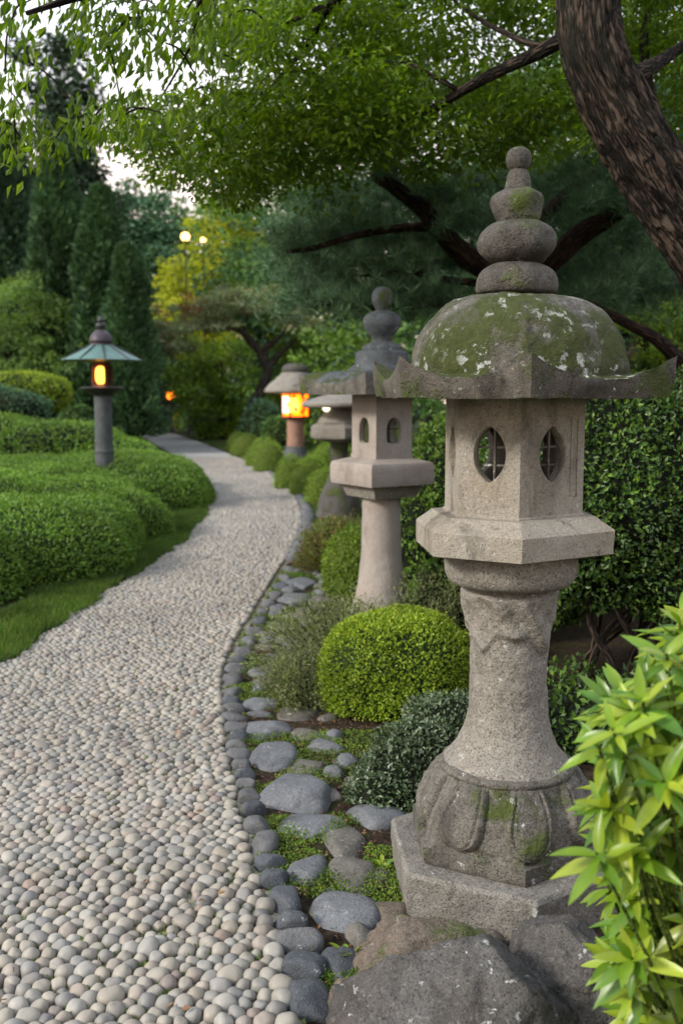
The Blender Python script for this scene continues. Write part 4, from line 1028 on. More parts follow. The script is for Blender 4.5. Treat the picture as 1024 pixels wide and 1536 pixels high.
# glossy hedge behind the large lantern
def stems(geo, pts, r, n, h, off):
    for k in range(n):
        p = pts[k % len(pts)]; a = r.normal(0, .05, 2)
        w1, w2 = r.normal(0, .06, 2), r.normal(0, .05, 2)
        tube(geo, [np.array([p[0], p[1], -.02]) - off, np.array([p[0] + w1[0], p[1] + w1[1], h * .3]) - off, np.array([p[0] + w2[0] + a[0], p[1] + w2[1] + a[1], h * .62]) - off, np.array([p[0] + a[0] * 2.6, p[1] + a[1] * 2, h]) - off], [r.uniform(.014, .032), .018, .014, .008], 8, 5, amp=.004, fr=12)
hd = thing('tall_hedge', 'tall dark glossy-leaved hedge on twisted bare stems behind the large lantern', 'hedge', (1.7, 4.6, 0))
o = clipped('foliage', [Blob((1.25, 4.75, 1.02), (.62, .5, .55), 2.6), Blob((2.1, 4.9, .98), (.75, .6, .66), 2.6), Blob((1.0, 4.95, .78), (.45, .4, .42), 2.4), Blob((1.75, 4.6, .78), (.6, .35, .36), 2.5), Blob((3.0, 5.0, .95), (.8, .6, .7), 2.5)], [M['glossy'], M['twig_d']], 9500, .027, .015, 46, lump=.10, lumpf=3, depth=.11, fine=.04, spread=1.3, zmin=.3, hull=.86, hullz=.45)
o.parent = hd; o.matrix_parent_inverse.identity(); o.location = (-1.7, -4.6, 0)
g = Geo(); rs = np.random.default_rng(77); stems(g, [(1.08, 4.5), (1.2, 4.62), (1.38, 4.5), (1.5, 4.7), (1.7, 4.55), (1.95, 4.6), (2.2, 4.7), (.95, 4.75), (1.62, 4.35)], rs, 18, .75, np.array([1.7, 4.6, 0])); g.build('stem', M['bark'], hd)
o = clipped('tall_hedge', [Blob((.95, 6.6, .75), (.55, .6, .62), 2.4), Blob((.62, 6.35, .5), (.32, .4, .45), 2.3), Blob((.85, 6.1, .25), (.45, .4, .42), 2.3), Blob((1.6, 7.1, .8), (.7, .6, .85), 2.4)], [M['hedge'], M['twig_d']], 4200, .036, .02, 47, lump=.09, lumpf=3, depth=.09, fine=.03, spread=1.2)
tag(o, 'mid-green leafy hedge seen between the pale square lantern and the large lantern', 'hedge')
o = clipped('low_shrub', [Blob((.95, 4.05, .1), (.28, .22, .26), 2.1), Blob((1.35, 4.0, .1), (.3, .22, .28), 2.1)], [M['glossy'], M['twig_d']], 3500, .034, .018, 48, lump=.08, lumpf=5, depth=.12, spread=1.5, hull=.7)
tag(o, 'low open green shrub right of the lantern shaft, under the tall glossy hedge', 'shrub')
V, F = rock_arrays((.16, .10, .26), 91, 4, 2.5, .1, 3)
tag(Geo().add(V, F).build('field_stone', M['field_brown'], loc=(.72, 3.25, .12)), 'upright grey stone standing behind the right side of the lotus base', 'stone')

# ---------------------------------------------------------------- bright broad-leaved plant, right foreground
def long_leaf(geo, base, D, up, L, W, r, mat=0):
    n = 7; D = D / np.linalg.norm(D); S = np.cross(D, up); S /= max(np.linalg.norm(S), 1e-6); N = np.cross(S, D)
    t = np.linspace(0, 1, n); w = W * .5 * np.sin(math.pi * np.clip(t, .03, .985) ** .85) ** .9; w[0] = W * .05; w[-1] = W * .015
    curl = r.uniform(.12, .5); cen = base + D * (t * L)[:, None] - N * (curl * L * t ** 2)[:, None] * .6
    fold = r.uniform(.18, .4); side = r.normal(0, .05) * L; cen = cen + S * (side * t ** 2)[:, None]
    wav = np.sin(t * 9 + r.uniform(0, 6)) * .03 * W
    Lf = cen + S * w[:, None] + N * (w * fold + wav)[:, None]; Rg = cen - S * w[:, None] + N * (w * fold - wav)[:, None]
    Lm = cen + S * (w * .5)[:, None] + N * (w * fold * .35)[:, None]; Rm = cen - S * (w * .5)[:, None] + N * (w * fold * .35)[:, None]
    V = np.stack([Lf, Lm, cen, Rm, Rg], 1).reshape(-1, 3)
    geo.add(V, grid_faces(5, n, False), mat)
rb = np.random.default_rng(99)
pl = thing('broad_leaved_plant', 'bright yellow-green broad-leaved plant crowding the right foreground', 'plant', (.72, 1.85, 0)); off = np.array([.72, 1.85, 0])
g = Geo(); gs = Geo(); cnt = 0
shoots = []
rows = [(915, 1010, 1040), (960, 985, 1060), (1010, 955, 1070), (1060, 905, 1075), (1110, 885, 1080), (1160, 900, 1085), (1210, 895, 1090), (1260, 885, 1090), (1310, 905, 1095), (1360, 925, 1095), (1410, 905, 1100), (1460, 935, 1100), (1510, 925, 1110), (1560, 940, 1110)]
for v, ua, ub in rows:
    u = ua + 12
    while u < ub + 60:
        Yd = 1.72 + rb.uniform(-.14, .22) + (.10 if u > 1000 else 0); shoots.append((P(u + rb.normal(0, 8), v + 18 + rb.normal(0, 10), Yd), u < ua + 40)); u += rb.uniform(20, 32)
for c, edge in shoots + [(c + np.array([.03 + rb.uniform(0, .05), .12 + rb.uniform(0, .08), rb.normal(0, .02) - .02]), False) for c, e in shoots if rb.random() < .75] + [(c + np.array([.05, .05 + rb.uniform(0, .08), -.03]), False) for c, e in shoots if c[2] < .62 and rb.random() < .8]:
    root = np.array([.80 + rb.normal(0, .06), 1.9 + rb.normal(0, .06), 0])
    ax = nrm((c - root) * np.array([1.2, 1.2, .55]) + np.array([-.10, -.12, .22]) + rb.normal(0, .08, 3))
    mid = root * .35 + c * .65 - np.array([-.03, 0, .05]); tube(gs, [root - off, mid - off, c - off], [.006, .004, .003], 5, 4)
    t1 = np.cross(ax, [0, 0, 1.]); t1 /= np.linalg.norm(t1) + 1e-6; t2 = np.cross(ax, t1)
    nl = rb.integers(7, 14); ph = rb.uniform(0, 6)
    for k in range(nl):
        f = k / nl; a = ph + k * 2.4; spread_ = 1.35 - 1.0 * f + rb.normal(0, .1)
        D = rb.normal(0, .13, 3) + ax * math.cos(spread_) + (t1 * math.cos(a) + t2 * math.sin(a)) * math.sin(spread_) - np.array([0, 0, .28])
        L = rb.uniform(.060, .108) * (1.08 - .40 * f); long_leaf(g, c - off - ax * (.030 * (1 - f)), D, ax + .2 * np.array([0, 0, 1]), L, L * rb.uniform(.24, .33), rb)
g.build('foliage', M['broad'], pl); gs.build('stem', M['twig_y'], pl)

# ---------------------------------------------------------------- moss, grass, litter
def scatter_region(n, fn, r):
    out = []
    while sum(len(o) for o in out) < n:
        out.append(fn(n, r))
    return np.vstack(out)[:n]
r = np.random.default_rng(123)
yy = 1.9 + 6.5 * r.random(90000) ** 1.6; xx = xr(yy) + .02 + r.random(90000) * np.clip(.26 + yy * .13, 0, .9)
pat = fbm(np.stack([xx * 5.5, yy * 5.5, xx * 0], -1), 3, 5)
keep = (pat > -.03)
xx, yy = xx[keep], yy[keep]; n = len(xx)
C = np.stack([xx, yy, np.full(n, .0) + r.random(n) * .012 + .012 * np.clip(pat[keep] * 3, 0, 1)], -1)
n3 = 26000; y3 = 1.85 + 3.6 * r.random(n3) ** 1.3; x3 = xr(y3) - .03 - r.random(n3) * (y3 * .36 + .5); p3 = fbm(np.stack([x3 * 3.5, y3 * 3.5, x3 * 0], -1), 3, 15); k3 = p3 > .02; x3, y3 = x3[k3], y3[k3]
C = np.vstack([C, np.stack([x3, y3, .012 + r.random(len(x3)) * .008], -1)]); n = len(C)
g = Geo(); add_leaves(g, C, r.normal(size=(n, 3)) * .8 + np.array([0, 0, .8]), r.normal(size=(n, 3)) + np.array([0, 0, 1.]), r.uniform(.007, .014, n), r.uniform(.004, .007, n))
o = g.build('moss', M['moss']); o['kind'] = 'stuff'; o['label'] = 'bright green moss and tiny plants between the stones beside the path'; o['category'] = 'moss'
# grass strip left
n = 110000; yy = 5.2 + 14 * r.random(n) ** 1.3; side_ = r.random(n); w_ = .55
xx = xl(yy) + .05 - side_ * w_ * (1 + .15 * vnoise(np.stack([yy * 1.5, yy * 0, yy * 0], -1), 2)) + .05 * vnoise(np.stack([yy * 4, yy * 0, yy * 0], -1), 9)
C = np.stack([xx, yy, np.zeros(n)], -1); H = r.uniform(.03, .085, n)
g = Geo(); add_leaves(g, C, r.normal(0, .35, (n, 3)) + np.array([0, 0, 1.]), np.array([0, -1., .2]) + r.normal(0, .6, (n, 3)), H, .005 + .0004 * yy, bend=.25)
n2 = 60000; yy = 8 + 22 * r.random(n2); xx = xr(yy) + .12 + r.random(n2) * (1.2 + (yy - 8) * .12)
C = np.stack([xx, yy, np.zeros(n2)], -1); add_leaves(g, C, r.normal(0, .4, (n2, 3)) + np.array([0, 0, 1.]), np.array([0, -1., .2]) + r.normal(0, .6, (n2, 3)), r.uniform(.02, .05, n2), .006 + .0006 * yy, bend=.25)
o = g.build('grass', M['grass']); o['kind'] = 'stuff'; o['label'] = 'short green grass along both edges of the path'; o['category'] = 'grass'
# weeds by the plinth
for (x, y, s_, lab) in ((.13, 2.98, 1, 'small bright green weed growing at the left corner of the lantern plinth'), (.015, 2.49, .8, 'little pale green seedling between the dark round stone and the boulders')):
    g = Geo(); c = np.array([x, y, 0])
    for k in range(int(22 * s_)):
        a = rb.uniform(0, 6.28); D = np.array([math.cos(a), math.sin(a), rb.uniform(.3, 1.4)]); long_leaf(g, D * rb.uniform(.0, .03) + np.array([0, 0, .005]), D, np.array([0, 0, 1.]), rb.uniform(.02, .038), rb.uniform(.014, .02), rb)
    tag(g.build('weed', M['broad'], loc=c), lab, 'weed')
# fallen leaves and needle litter
n = 2600; r = np.random.default_rng(8); yy = 2.0 + 4.5 * r.random(n); xx = xr(yy) + .05 + r.random(n) * .75
g = Geo(); M['litter'] = leaf_mat('leaf_litter', [(.12, .055, .03), (.17, .09, .045), (.08, .045, .03), (.22, .13, .05)], .05, .8)
add_leaves(g, np.stack([xx, yy, r.random(n) * .01 + .008], -1), r.normal(size=(n, 3)) * np.array([1, 1, .1]), np.array([0, 0, 1.]) + r.normal(0, .25, (n, 3)), r.uniform(.01, .025, n), r.uniform(.003, .010, n))
n = 150; yy = 2.0 + 9 * r.random(n) ** 1.3; xx = xr(yy) - r.random(n) ** 1.5 * 2.6
add_leaves(g, np.stack([xx, yy, r.random(n) * .01 + .034], -1), r.normal(size=(n, 3)) * np.array([1, 1, .15]), np.array([0, 0, 1.]) + r.normal(0, .35, (n, 3)), r.uniform(.016, .032, n), r.uniform(.007, .014, n))
o = g.build('leaf_litter', M['litter']); o['kind'] = 'stuff'; o['label'] = 'brown fallen leaves and needles on the soil'; o['category'] = 'leaf litter'

# ---------------------------------------------------------------- maple over the scene
mp = thing('maple_tree', 'big leaning maple on the right whose leafy branches arch over the whole view', 'tree', (2.3, 4.5, 0)); off = np.array([2.3, 4.5, 0])
YT = 4.3
def T(u, v, Y=YT): return P(u, v, Y) - off
g = Geo()
tp = [(1320, 1130, 4.5), (1270, 850, 4.45), (1205, 640, 4.4), (1128, 490, 4.35), (1052, 370, 4.3), (986, 270, 4.3), (928, 170, 4.3), (890, 80, 4.3), (882, -10, 4.35), (885, -120, 4.5), (870, -260, 4.8), (800, -420, 5.2)]
tube(g, [T(u, v, y) for u, v, y in tp], [.22, .16, .142, .134, .131, .127, .122, .116, .113, .115, .10, .07], 120, 40, amp=.032, fr=9, seed=3)
g.build('trunk', M['bark'], mp)
branches = [([(870, 40, 4.3), (820, 72, 4.5), (745, 108, 4.8), (690, 138, 5.0), (640, 168, 5.2), (590, 185, 5.4), (535, 205, 5.7), (515, 218, 5.9)], .034),
            ([(890, -60, 4.4), (760, -110, 4.6), (640, -80, 4.8), (545, -30, 5.0), (495, 10, 5.2), (465, 60, 5.4), (430, 105, 5.5), (390, 150, 5.7), (345, 185, 5.9)], .03),
            ([(640, -80, 4.8), (470, -110, 4.4), (330, -70, 4.1), (220, -30, 3.9), (120, -5, 3.8), (40, 20, 3.7)], .035),
            ([(640, 168, 5.2), (620, 195, 5.3), (622, 230, 5.4)], .012), ([(590, 185, 5.4), (560, 160, 5.3), (540, 120, 5.3)], .012), ([(430, 105, 5.5), (470, 110, 5.6), (500, 135, 5.8)], .014),
            ([(820, 72, 4.5), (780, 60, 4.6), (720, 30, 4.8), (680, 0, 5.0)], .018), ([(690, 138, 5.0), (660, 120, 5.0), (610, 95, 5.1), (570, 92, 5.2)], .014), ([(500, 0, 5.2), (440, 30, 5.1), (380, 40, 5.1), (330, 75, 5.2)], .014), ([(905, 130, 4.3), (985, 95, 4.7), (1060, 40, 5.1)], .05), ([(1100, 480, 4.4), (1060, 300, 5.0), (985, 180, 5.3), (965, 60, 5.6), (990, -40, 6.0)], .06),
            ([(330, -70, 4.1), (300, 0, 4.2), (285, 70, 4.4), (240, 150, 4.6)], .014), ([(345, 185, 5.9), (290, 200, 6.0), (215, 205, 6.2)], .014)]
for pts, r0 in branches:
    g = Geo(); n_ = len(pts); tube(g, [T(*p) for p in pts], [r0 * (1 - .8 * i / (n_ - 1)) for i in range(n_)], 14, 8, amp=r0 * .08, fr=14); g.build('branch', M['bark'], mp)
rc = np.random.default_rng(202); clumps = []
def low(u): return np.interp(u, [150, 200, 235, 330, 400, 450, 480, 530, 600, 660, 720, 760, 830, 900, 1024, 1200], [150, 225, 290, 318, 290, 305, 315, 250, 235, 300, 318, 300, 250, 240, 250, 260])
for k in range(570):
    u = rc.uniform(300, 1180); L_ = low(u); v = rc.uniform(-170, L_ - 22)
    if u < 330 and 70 < v < 150: continue
    clumps.append((P(u, v, rc.uniform(4.9, 8.2)) - off, rc.uniform(.16, .32)))
for k in range(95):   # left lit fringe
    u = rc.uniform(185, 640); v = rc.uniform(135, low(u) - 16)
    if (u < 300 and v < 150): continue
    clumps.append((P(u, v, rc.uniform(5.0, 7.0)) - off, rc.uniform(.14, .28)))
g = Geo(); leafy_crown(g, [(c, s_) for c, s_ in clumps], 150, .046, .022, rc, droop=.45, flat=.5)
# hanging sprays top left, nearer
sp_px = [(10, 15), (45, 0), (90, 5), (130, 12), (165, 20), (200, 8), (240, 15), (275, 30), (300, 5), (60, -30), (120, -35), (180, -30), (240, -35), (300, -40), (150, 45), (178, 40), (235, 48), (215, 30), (330, 30), (290, 60), (310, 90), (345, 60), (8, 55), (2, 110), (15, 150), (8, 190), (40, 175), (25, 215), (140, 195), (160, 185), (130, 175), (60, 205), (185, 110), (170, 75), (265, 25), (360, 15), (390, 45), (370, 90), (185, 150), (215, 165), (245, 170), (165, 165), (140, 60), (250, 60), (300, 120), (330, 140), (275, 150), (30, 85), (12, 130), (30, 240), (90, 215)]
cl2 = [(P(u + rc.normal(0, 6), v + rc.normal(0, 6), rc.uniform(3.7, 4.9)) - off, rc.uniform(.08, .15)) for u, v in sp_px for _ in range(1)]
for c, s_ in cl2:
    n_ = 38; q = rc.normal(0, 1, (n_, 3)) * s_ * np.array([.62, .62, .42]); C = c + q
    D = np.array([-.25, 0, -1.0]) + rc.normal(0, .42, (n_, 3)); N = rc.normal(0, 1, (n_, 3)); sz = rc.uniform(.7, 1.2, n_); add_leaves(g, C, D, N, .056 * sz, .023 * sz)
for i in range(len(cl2)):
    a = cl2[i][0]; near_ = min((c for c, _ in cl2 if np.linalg.norm(c - a) > .12), key=lambda c: np.linalg.norm(c - a)); m_ = (a + near_) / 2 + np.array([0, 0, .03]); tube(g, [a, m_, near_], [.003, .004, .003], 5, 4, mat=1)
g.build('crown', [M['maple'], M['bark']], mp)

# ---------------------------------------------------------------- pine behind the lantern
pn = thing('pine_tree', 'dark pine with long level needle pads on reddish limbs behind the large lantern', 'tree', (1.6, 8.6, 0)); off = np.array([1.6, 8.6, 0])
YP = 8.4
def T(u, v, Y=YP): return P(u, v, Y) - off
g = Geo(); tube(g, [T(800, 760, 8.6), T(790, 640, 8.6), T(770, 500, 8.6), T(768, 420, 8.5)], [.20, .17, .14, .12], 24, 12, amp=.01, fr=8); g.build('trunk', M['bark_pine'], pn)
limbs = [([(768, 425, 8.5), (728, 402, 8.3), (690, 378, 8.2), (655, 340, 8.0), (628, 308, 7.9), (590, 280, 7.8), (560, 262, 7.8)], .10), ([(768, 425, 8.5), (820, 395, 8.2), (870, 352, 8.0), (925, 318, 7.8), (990, 270, 7.6), (1060, 200, 7.4)], .10),
         ([(760, 420, 8.5), (800, 345, 8.6), (845, 295, 8.7), (890, 262, 8.8), (930, 240, 8.9)], .07), ([(655, 340, 8.0), (600, 342, 7.8), (540, 352, 7.7), (470, 372, 7.6), (430, 378, 7.6)], .035), ([(720, 425, 8.4), (660, 418, 8.0), (600, 405, 7.9), (540, 415, 7.9)], .03), ([(760, 455, 8.5), (660, 455, 8.2), (570, 462, 8.1), (480, 455, 8.0)], .04),
         ([(1100, 640, 7.6), (1030, 555, 7.4), (985, 510, 7.3), (930, 480, 7.3), (880, 455, 7.4)], .06)]
for pts, r0 in limbs:
    pts = [(u, v, y - .75) for u, v, y in pts]
    g = Geo(); n_ = len(pts); tube(g, [T(*p) for p in pts], [r0 * (1 - .65 * i / (n_ - 1)) for i in range(n_)], 14, 8, amp=r0 * .07, fr=9); g.build('branch', M['bark_pine'], pn)
def tufts(geo, C, r, nn, L, W):
    n = len(C); base = np.repeat(C, nn, 0); D = r.normal(0, .75, (n * nn, 3)) + np.array([0, 0, .75]); add_leaves(geo, base, D, r.normal(size=(n * nn, 3)), L * r.uniform(.7, 1.2, n * nn), W, fold=0, bend=.05)
pads = [(465, 400, 55, 26), (490, 345, 70, 26), (540, 330, 70, 26), (600, 355, 60, 30), (520, 385, 90, 30), (470, 440, 55, 28), (540, 440, 100, 30), (620, 430, 70, 34), (690, 450, 70, 30), (500, 300, 60, 24), (640, 300, 60, 26), (700, 330, 60, 30), (575, 290, 60, 22), (480, 310, 40, 20),
        (860, 330, 80, 40), (920, 360, 80, 40), (980, 330, 70, 50), (900, 410, 90, 38), (980, 430, 80, 40), (850, 400, 60, 30), (1010, 380, 60, 40), (830, 280, 60, 30), (950, 280, 80, 30), (680, 390, 60, 24), (870, 450, 90, 30), (1040, 300, 60, 40), (720, 280, 70, 22), (440, 372, 35, 16)]
g = Geo(); rp = np.random.default_rng(44)
pads2 = [(440, 368, 34, 14), (480, 355, 44, 16), (530, 340, 50, 16), (585, 262, 44, 18), (560, 395, 50, 14), (610, 392, 44, 16), (500, 448, 50, 18), (570, 448, 60, 18), (640, 442, 44, 18), (650, 290, 40, 20), (690, 330, 36, 16), (880, 312, 50, 22), (930, 290, 50, 22), (990, 330, 50, 30), (860, 262, 44, 18), (960, 400, 60, 26), (900, 440, 60, 22)]
for (u, v, a, b_) in pads + pads2:
    for yoff in ((0, .7) if (u, v, a, b_) not in pads2 else (-1.0,)):
        n_ = 95 if yoff >= 0 else 60; Yd = 8.1 + yoff + rp.uniform(-.3, .4) * (yoff >= 0); m_ = 1493 / Yd
        q = rp.normal(0, 1, (n_, 3)) * np.array([a / m_ * .55, .26, b_ / m_ * .30]); q[:, 2] -= .12 * (q[:, 0] / (a / m_)) ** 2
        tufts(g, (P(u, v, Yd) - off) + q, rp, 20, .105, .006)
g.build('crown', M['pine'], pn)

# ---------------------------------------------------------------- background trees
def far_tree(name, label, base, h, blobs, mat, n_cl, n_leaf, L, W, seed, trunk_r=.15, group=None, droop=.2, flat=.6, crs=.5, barkm='bark_grey', limbs_n=5, red=None):
    """blobs: list of (dx, dy, z, a, b, c) ellipsoids of clumps around the trunk"""
    r = np.random.default_rng(seed); t_ = thing(name, label, 'tree', base, group)
    g = Geo(); lean = r.normal(0, .04, 2); zt_ = h * .8
    tube(g, [(0, 0, -.05), (lean[0] * h * .3, lean[1] * h * .3, zt_ * .4), (lean[0] * h * .5, lean[1] * h * .5, zt_)], [trunk_r, trunk_r * .75, trunk_r * .25], 12, 6, amp=trunk_r * .08, fr=5); g.build('trunk', M[barkm], t_)
    g = Geo()
    for k in range(limbs_n):
        b = blobs[k % len(blobs)]; e = np.array([b[0], b[1], b[2]]) + r.normal(0, .3, 3) * np.array(b[3:6]) * .5; z_ = min(e[2] * .7, zt_ * .8); tube(g, [(0, 0, z_ * .75), ((e[0]) * .45, e[1] * .45, (z_ + e[2]) * .5), tuple(e)], [trunk_r * .5, trunk_r * .3, trunk_r * .1], 7, 5)
    g.build('branch', M[barkm], t_)
    g = Geo(); cl = []
    for b in blobs:
        bb = Blob(b[:3], b[3:6], 2.0); k = max(3, int(n_cl * bb.area() / sum(Blob(q[:3], q[3:6]).area() for q in blobs)))
        C, N = bb.sample(k, r); C = bb.c + (C - bb.c) * (.35 + .65 * r.random(k)[:, None] ** .5)
        cl += [(c, crs * r.uniform(.6, 1.3)) for c in C]
    leafy_crown(g, cl, n_leaf, L, W, r, droop, flat); g.build('crown', M[mat], t_)
    if red:
        g = Geo(); leafy_crown(g, red, 160, L, W, r, droop, flat); g.build('red_spray', M['red_leaf'], t_)
    return t_
def conifer(name, label, u, vtop, Y, wpx, mat, seed, n=15000, L=.22, W=.09, group=None, power=.75, zlow=.4):
    r = np.random.default_rng(seed); tip = P(u, vtop, Y); H = tip[2]; Rm = wpx / 2 / ppm(Y, H / 2)
    t_ = thing(name, label, 'tree', (tip[0], Y, 0), group)
    g = Geo(); tube(g, [(0, 0, -.05), (0, 0, H * .5), (0, 0, H * .97)], [.28, .17, .03], 12, 5); g.build('trunk', M['bark_grey'], t_)
    z = r.random(n) ** .85; th = r.uniform(0, 6.28, n); rad = Rm * np.clip((1 - z), 0, 1) ** power
    lob = 1 + .42 * vnoise(np.stack([np.cos(th) * 2, np.sin(th) * 2, z * H * .9], -1), seed) + .26 * vnoise(np.stack([np.cos(th) * 5, np.sin(th) * 5, z * H * 2.5], -1), seed + 1)
    rr = rad * lob * (1 - .45 * r.random(n) ** 2.2) + .06
    C = np.stack([rr * np.cos(th), rr * np.sin(th), zlow + z * (H - zlow)], -1); out = np.stack([np.cos(th), np.sin(th), z * 0], -1)
    D = out * .8 + np.array([0, 0, .8]) + r.normal(0, .35, (n, 3)); g = Geo(); s_ = r.uniform(.6, 1.3, n)
    add_leaves(g, C, D, out + r.normal(0, .5, (n, 3)), L * s_, W * s_)
    V, F = ico(3); V = V.copy(); zz = (V[:, 2] + 1) / 2; k = Rm * .74 * np.clip(1 - zz, 0, 1) ** power; hr = np.hypot(V[:, 0], V[:, 1]) + 1e-6
    V = np.stack([V[:, 0] / hr * k, V[:, 1] / hr * k, zlow + zz * (H - zlow) * .94], -1); g.add(V, F, 1)
    g.build('crown', [M[mat], M['twig_d']], t_); return t_
gc = 'tall conifers in the left background'
def at_px(u, Y): q = P(u, 640, Y); return (q[0], Y, 0)
# the tall dark conifer with gaps
q = at_px(100, 34); Hh = P(95, 66, 34)[2]
bl = []
for k in range(14):
    f = k / 13; rr_w = (.95 + 1.5 * (1 - f) ** .8) * (1.12 if k % 2 else .85); bl.append((rc.normal(0, .18), 0, Hh * (.18 + .80 * f), rr_w, rr_w, Hh * .055))
far_tree('tall_conifer', 'tallest dark ragged conifer at upper left, topping out against the white sky', q, Hh, bl, 'dark_tree', 330, 80, .26, .12, 401, .3, gc, crs=.62, flat=.7)
conifer('cypress', 'dense green cypress left of the copper lantern roof, in front of the tallest conifer', 82, 215, 27, 125, 'cypress', 402, 18000, .20, .09, gc, .62)
conifer('cypress', 'green cypress right of and behind the copper lantern, shorter than its neighbour', 150, 285, 26, 110, 'cypress', 403, 15000, .20, .09, gc, .6)
conifer('cypress', 'small cypress leaning into the gap right of the copper lantern', 190, 372, 25, 90, 'cypress', 404, 11000, .18, .08, gc, .55)
conifer('cypress', 'dark conifer at the far left edge behind the pale maple', 8, 190, 30, 130, 'dark_tree', 405, 15000, .24, .1, gc, .6)
conifer('cypress', 'blackish conifer filling the gap between the left edge and the cypresses', 42, 260, 32, 120, 'dark_tree', 406, 12000, .24, .1, gc, .6)
# pale maple at left
far_tree('pale_maple', 'pale green maple with layered foliage at the left edge, left of the copper lantern', at_px(20, 26), 4.8, [(-.1, 0, 3.9, 1.8, 1.3, .65), (-1.2, 0, 3.1, 1.7, 1.3, .8), (1.0, 0, 3.0, 1.4, 1.1, .6), (0, 0, 2.3, 1.9, 1.2, .7)], 'maple_far', 150, 120, .10, .05, 410, .1, crs=.42, flat=.45)
far_tree('pale_maple', 'second pale green maple behind the yellow-green topiary, nearer the copper lantern', at_px(98, 29), 3.2, [(0, 0, 2.5, .9, .8, .5), (.4, 0, 1.7, .9, .8, .5), (-.6, 0, 1.6, .9, .8, .5)], 'blue_tree', 70, 110, .09, .045, 411, .1, crs=.42, flat=.5)
gb = 'background trees behind the garden'
far_tree('broadleaf_tree', 'blue-green rounded tree right of the cypresses, behind the bright lamp', at_px(225, 44), 10.5, [(0, 0, 9.0, 1.9, 1.6, 1.5), (-.6, 0, 7.4, 1.8, 1.6, 1.5), (0, 0, 6.2, 1.9, 1.6, 1.5), (-1.0, 0, 4.6, 2.0, 1.6, 1.6), (1.0, 0, 4.0, 1.9, 1.6, 1.6), (0, 0, 2.4, 2.4, 1.6, 1.4)], 'blue_tree', 300, 95, .24, .14, 412, .2, gb, crs=.8)
far_tree('yellow_lit_tree', 'yellow-lit airy tree around the two round lamps', at_px(318, 39.5), 8.6, [(.4, 0, 7.6, 1.5, 1.0, .9), (1.0, 0, 6.2, 1.6, 1.2, 1.0), (-.8, .3, 6.0, 1.2, 1.0, .9), (0, -.3, 4.9, 2.3, 1.2, 1.0), (.5, -.3, 3.4, 2.4, 1.2, .9)], 'yellow_lit_tree', 170, 85, .17, .10, 413, .16, gb, crs=.62, flat=.45)
far_tree('yellow_lit_tree', 'smaller yellow-green tree right of the lamp-lit one, behind the pine tips', at_px(392, 36), 7.2, [(0, 0, 6.2, 1.3, 1.1, 1.0), (-.4, 0, 4.8, 1.5, 1.1, .9), (.6, 0, 3.8, 1.6, 1.1, 1.0)], 'mound', 80, 80, .20, .12, 414, .16, gb, crs=.6, flat=.5)
far_tree('broadleaf_tree', 'tall dim green tree rising behind the yellow trees under the canopy', at_px(330, 52), 11.5, [(0, 0, 9.8, 2.6, 2, 1.8), (-1.8, 0, 8.0, 2.2, 2, 1.6), (2.3, 0, 9.0, 2.6, 2, 2.0), (0, 0, 6.0, 3.4, 2, 2)], 'hedge', 130, 80, .32, .18, 415, .3, gb, crs=.95)
# cloud-pruned tree
ct = thing('cloud_pruned_tree', 'spreading cloud-pruned tree with bent dark trunk and a red-tinged spray, mid distance', 'tree', at_px(380, 28)); off = np.array(at_px(380, 28))
def T(u, v, Y=28.0): return P(u, v, Y) - off
g = Geo(); tube(g, [T(372, 671), T(376, 618), T(392, 585), T(401, 555), T(388, 525), T(365, 500), T(335, 487), T(300, 482)], [.23, .17, .14, .125, .10, .08, .05, .025], 14, 8, amp=.015, fr=4); g.build('trunk', M['bark_grey'], ct)
for pts in ([(401, 555), (415, 535), (432, 520), (447, 505)], [(392, 525), (412, 512), (425, 498), (428, 485)], [(388, 525), (372, 512), (366, 492), (372, 470)], [(401, 560), (398, 535), (402, 515), (398, 500)]):
    g = Geo(); tube(g, [T(u, v) for u, v in pts], [.095, .075, .05, .02], 8, 5); g.build('branch', M['bark_grey'], ct)
rt = np.random.default_rng(55); cl = []
for (u, v, a, b_) in [(300, 470, 46, 14), (340, 455, 50, 14), (385, 450, 50, 16), (425, 462, 40, 14), (270, 490, 30, 10), (320, 488, 34, 8), (450, 485, 28, 10), (235, 505, 34, 14), (270, 520, 30, 12), (225, 520, 30, 10), (360, 440, 34, 8)]:
    for k in range(13): cl.append((T(u + rt.normal(0, a * .5), v + rt.normal(0, b_ * .45), 28 + rt.normal(0, .65)), rt.uniform(.26, .50)))
g = Geo(); leafy_crown(g, cl, 110, .105, .06, rt, .1, .35)
leafy_crown(g, [(T(285 + rt.normal(0, 34), 466 + rt.normal(0, 8), 27.4), .22) for _ in range(13)], 24, .105, .06, rt, .1, .5, mat=1); g.build('crown', [M['cloud_tree'], M['red_leaf']], ct)
far_tree('small_tree', 'small dark-trunked tree behind and left of the cloud-pruned tree', at_px(290, 44), 4.5, [(0, 0, 4.0, 1.6, 1.2, .7), (-1.2, 0, 3.5, 1.3, 1.1, .6), (1.2, 0, 3.3, 1.3, 1.1, .6)], 'mound', 80, 100, .15, .085, 416, .24, gb, crs=.65, flat=.4)
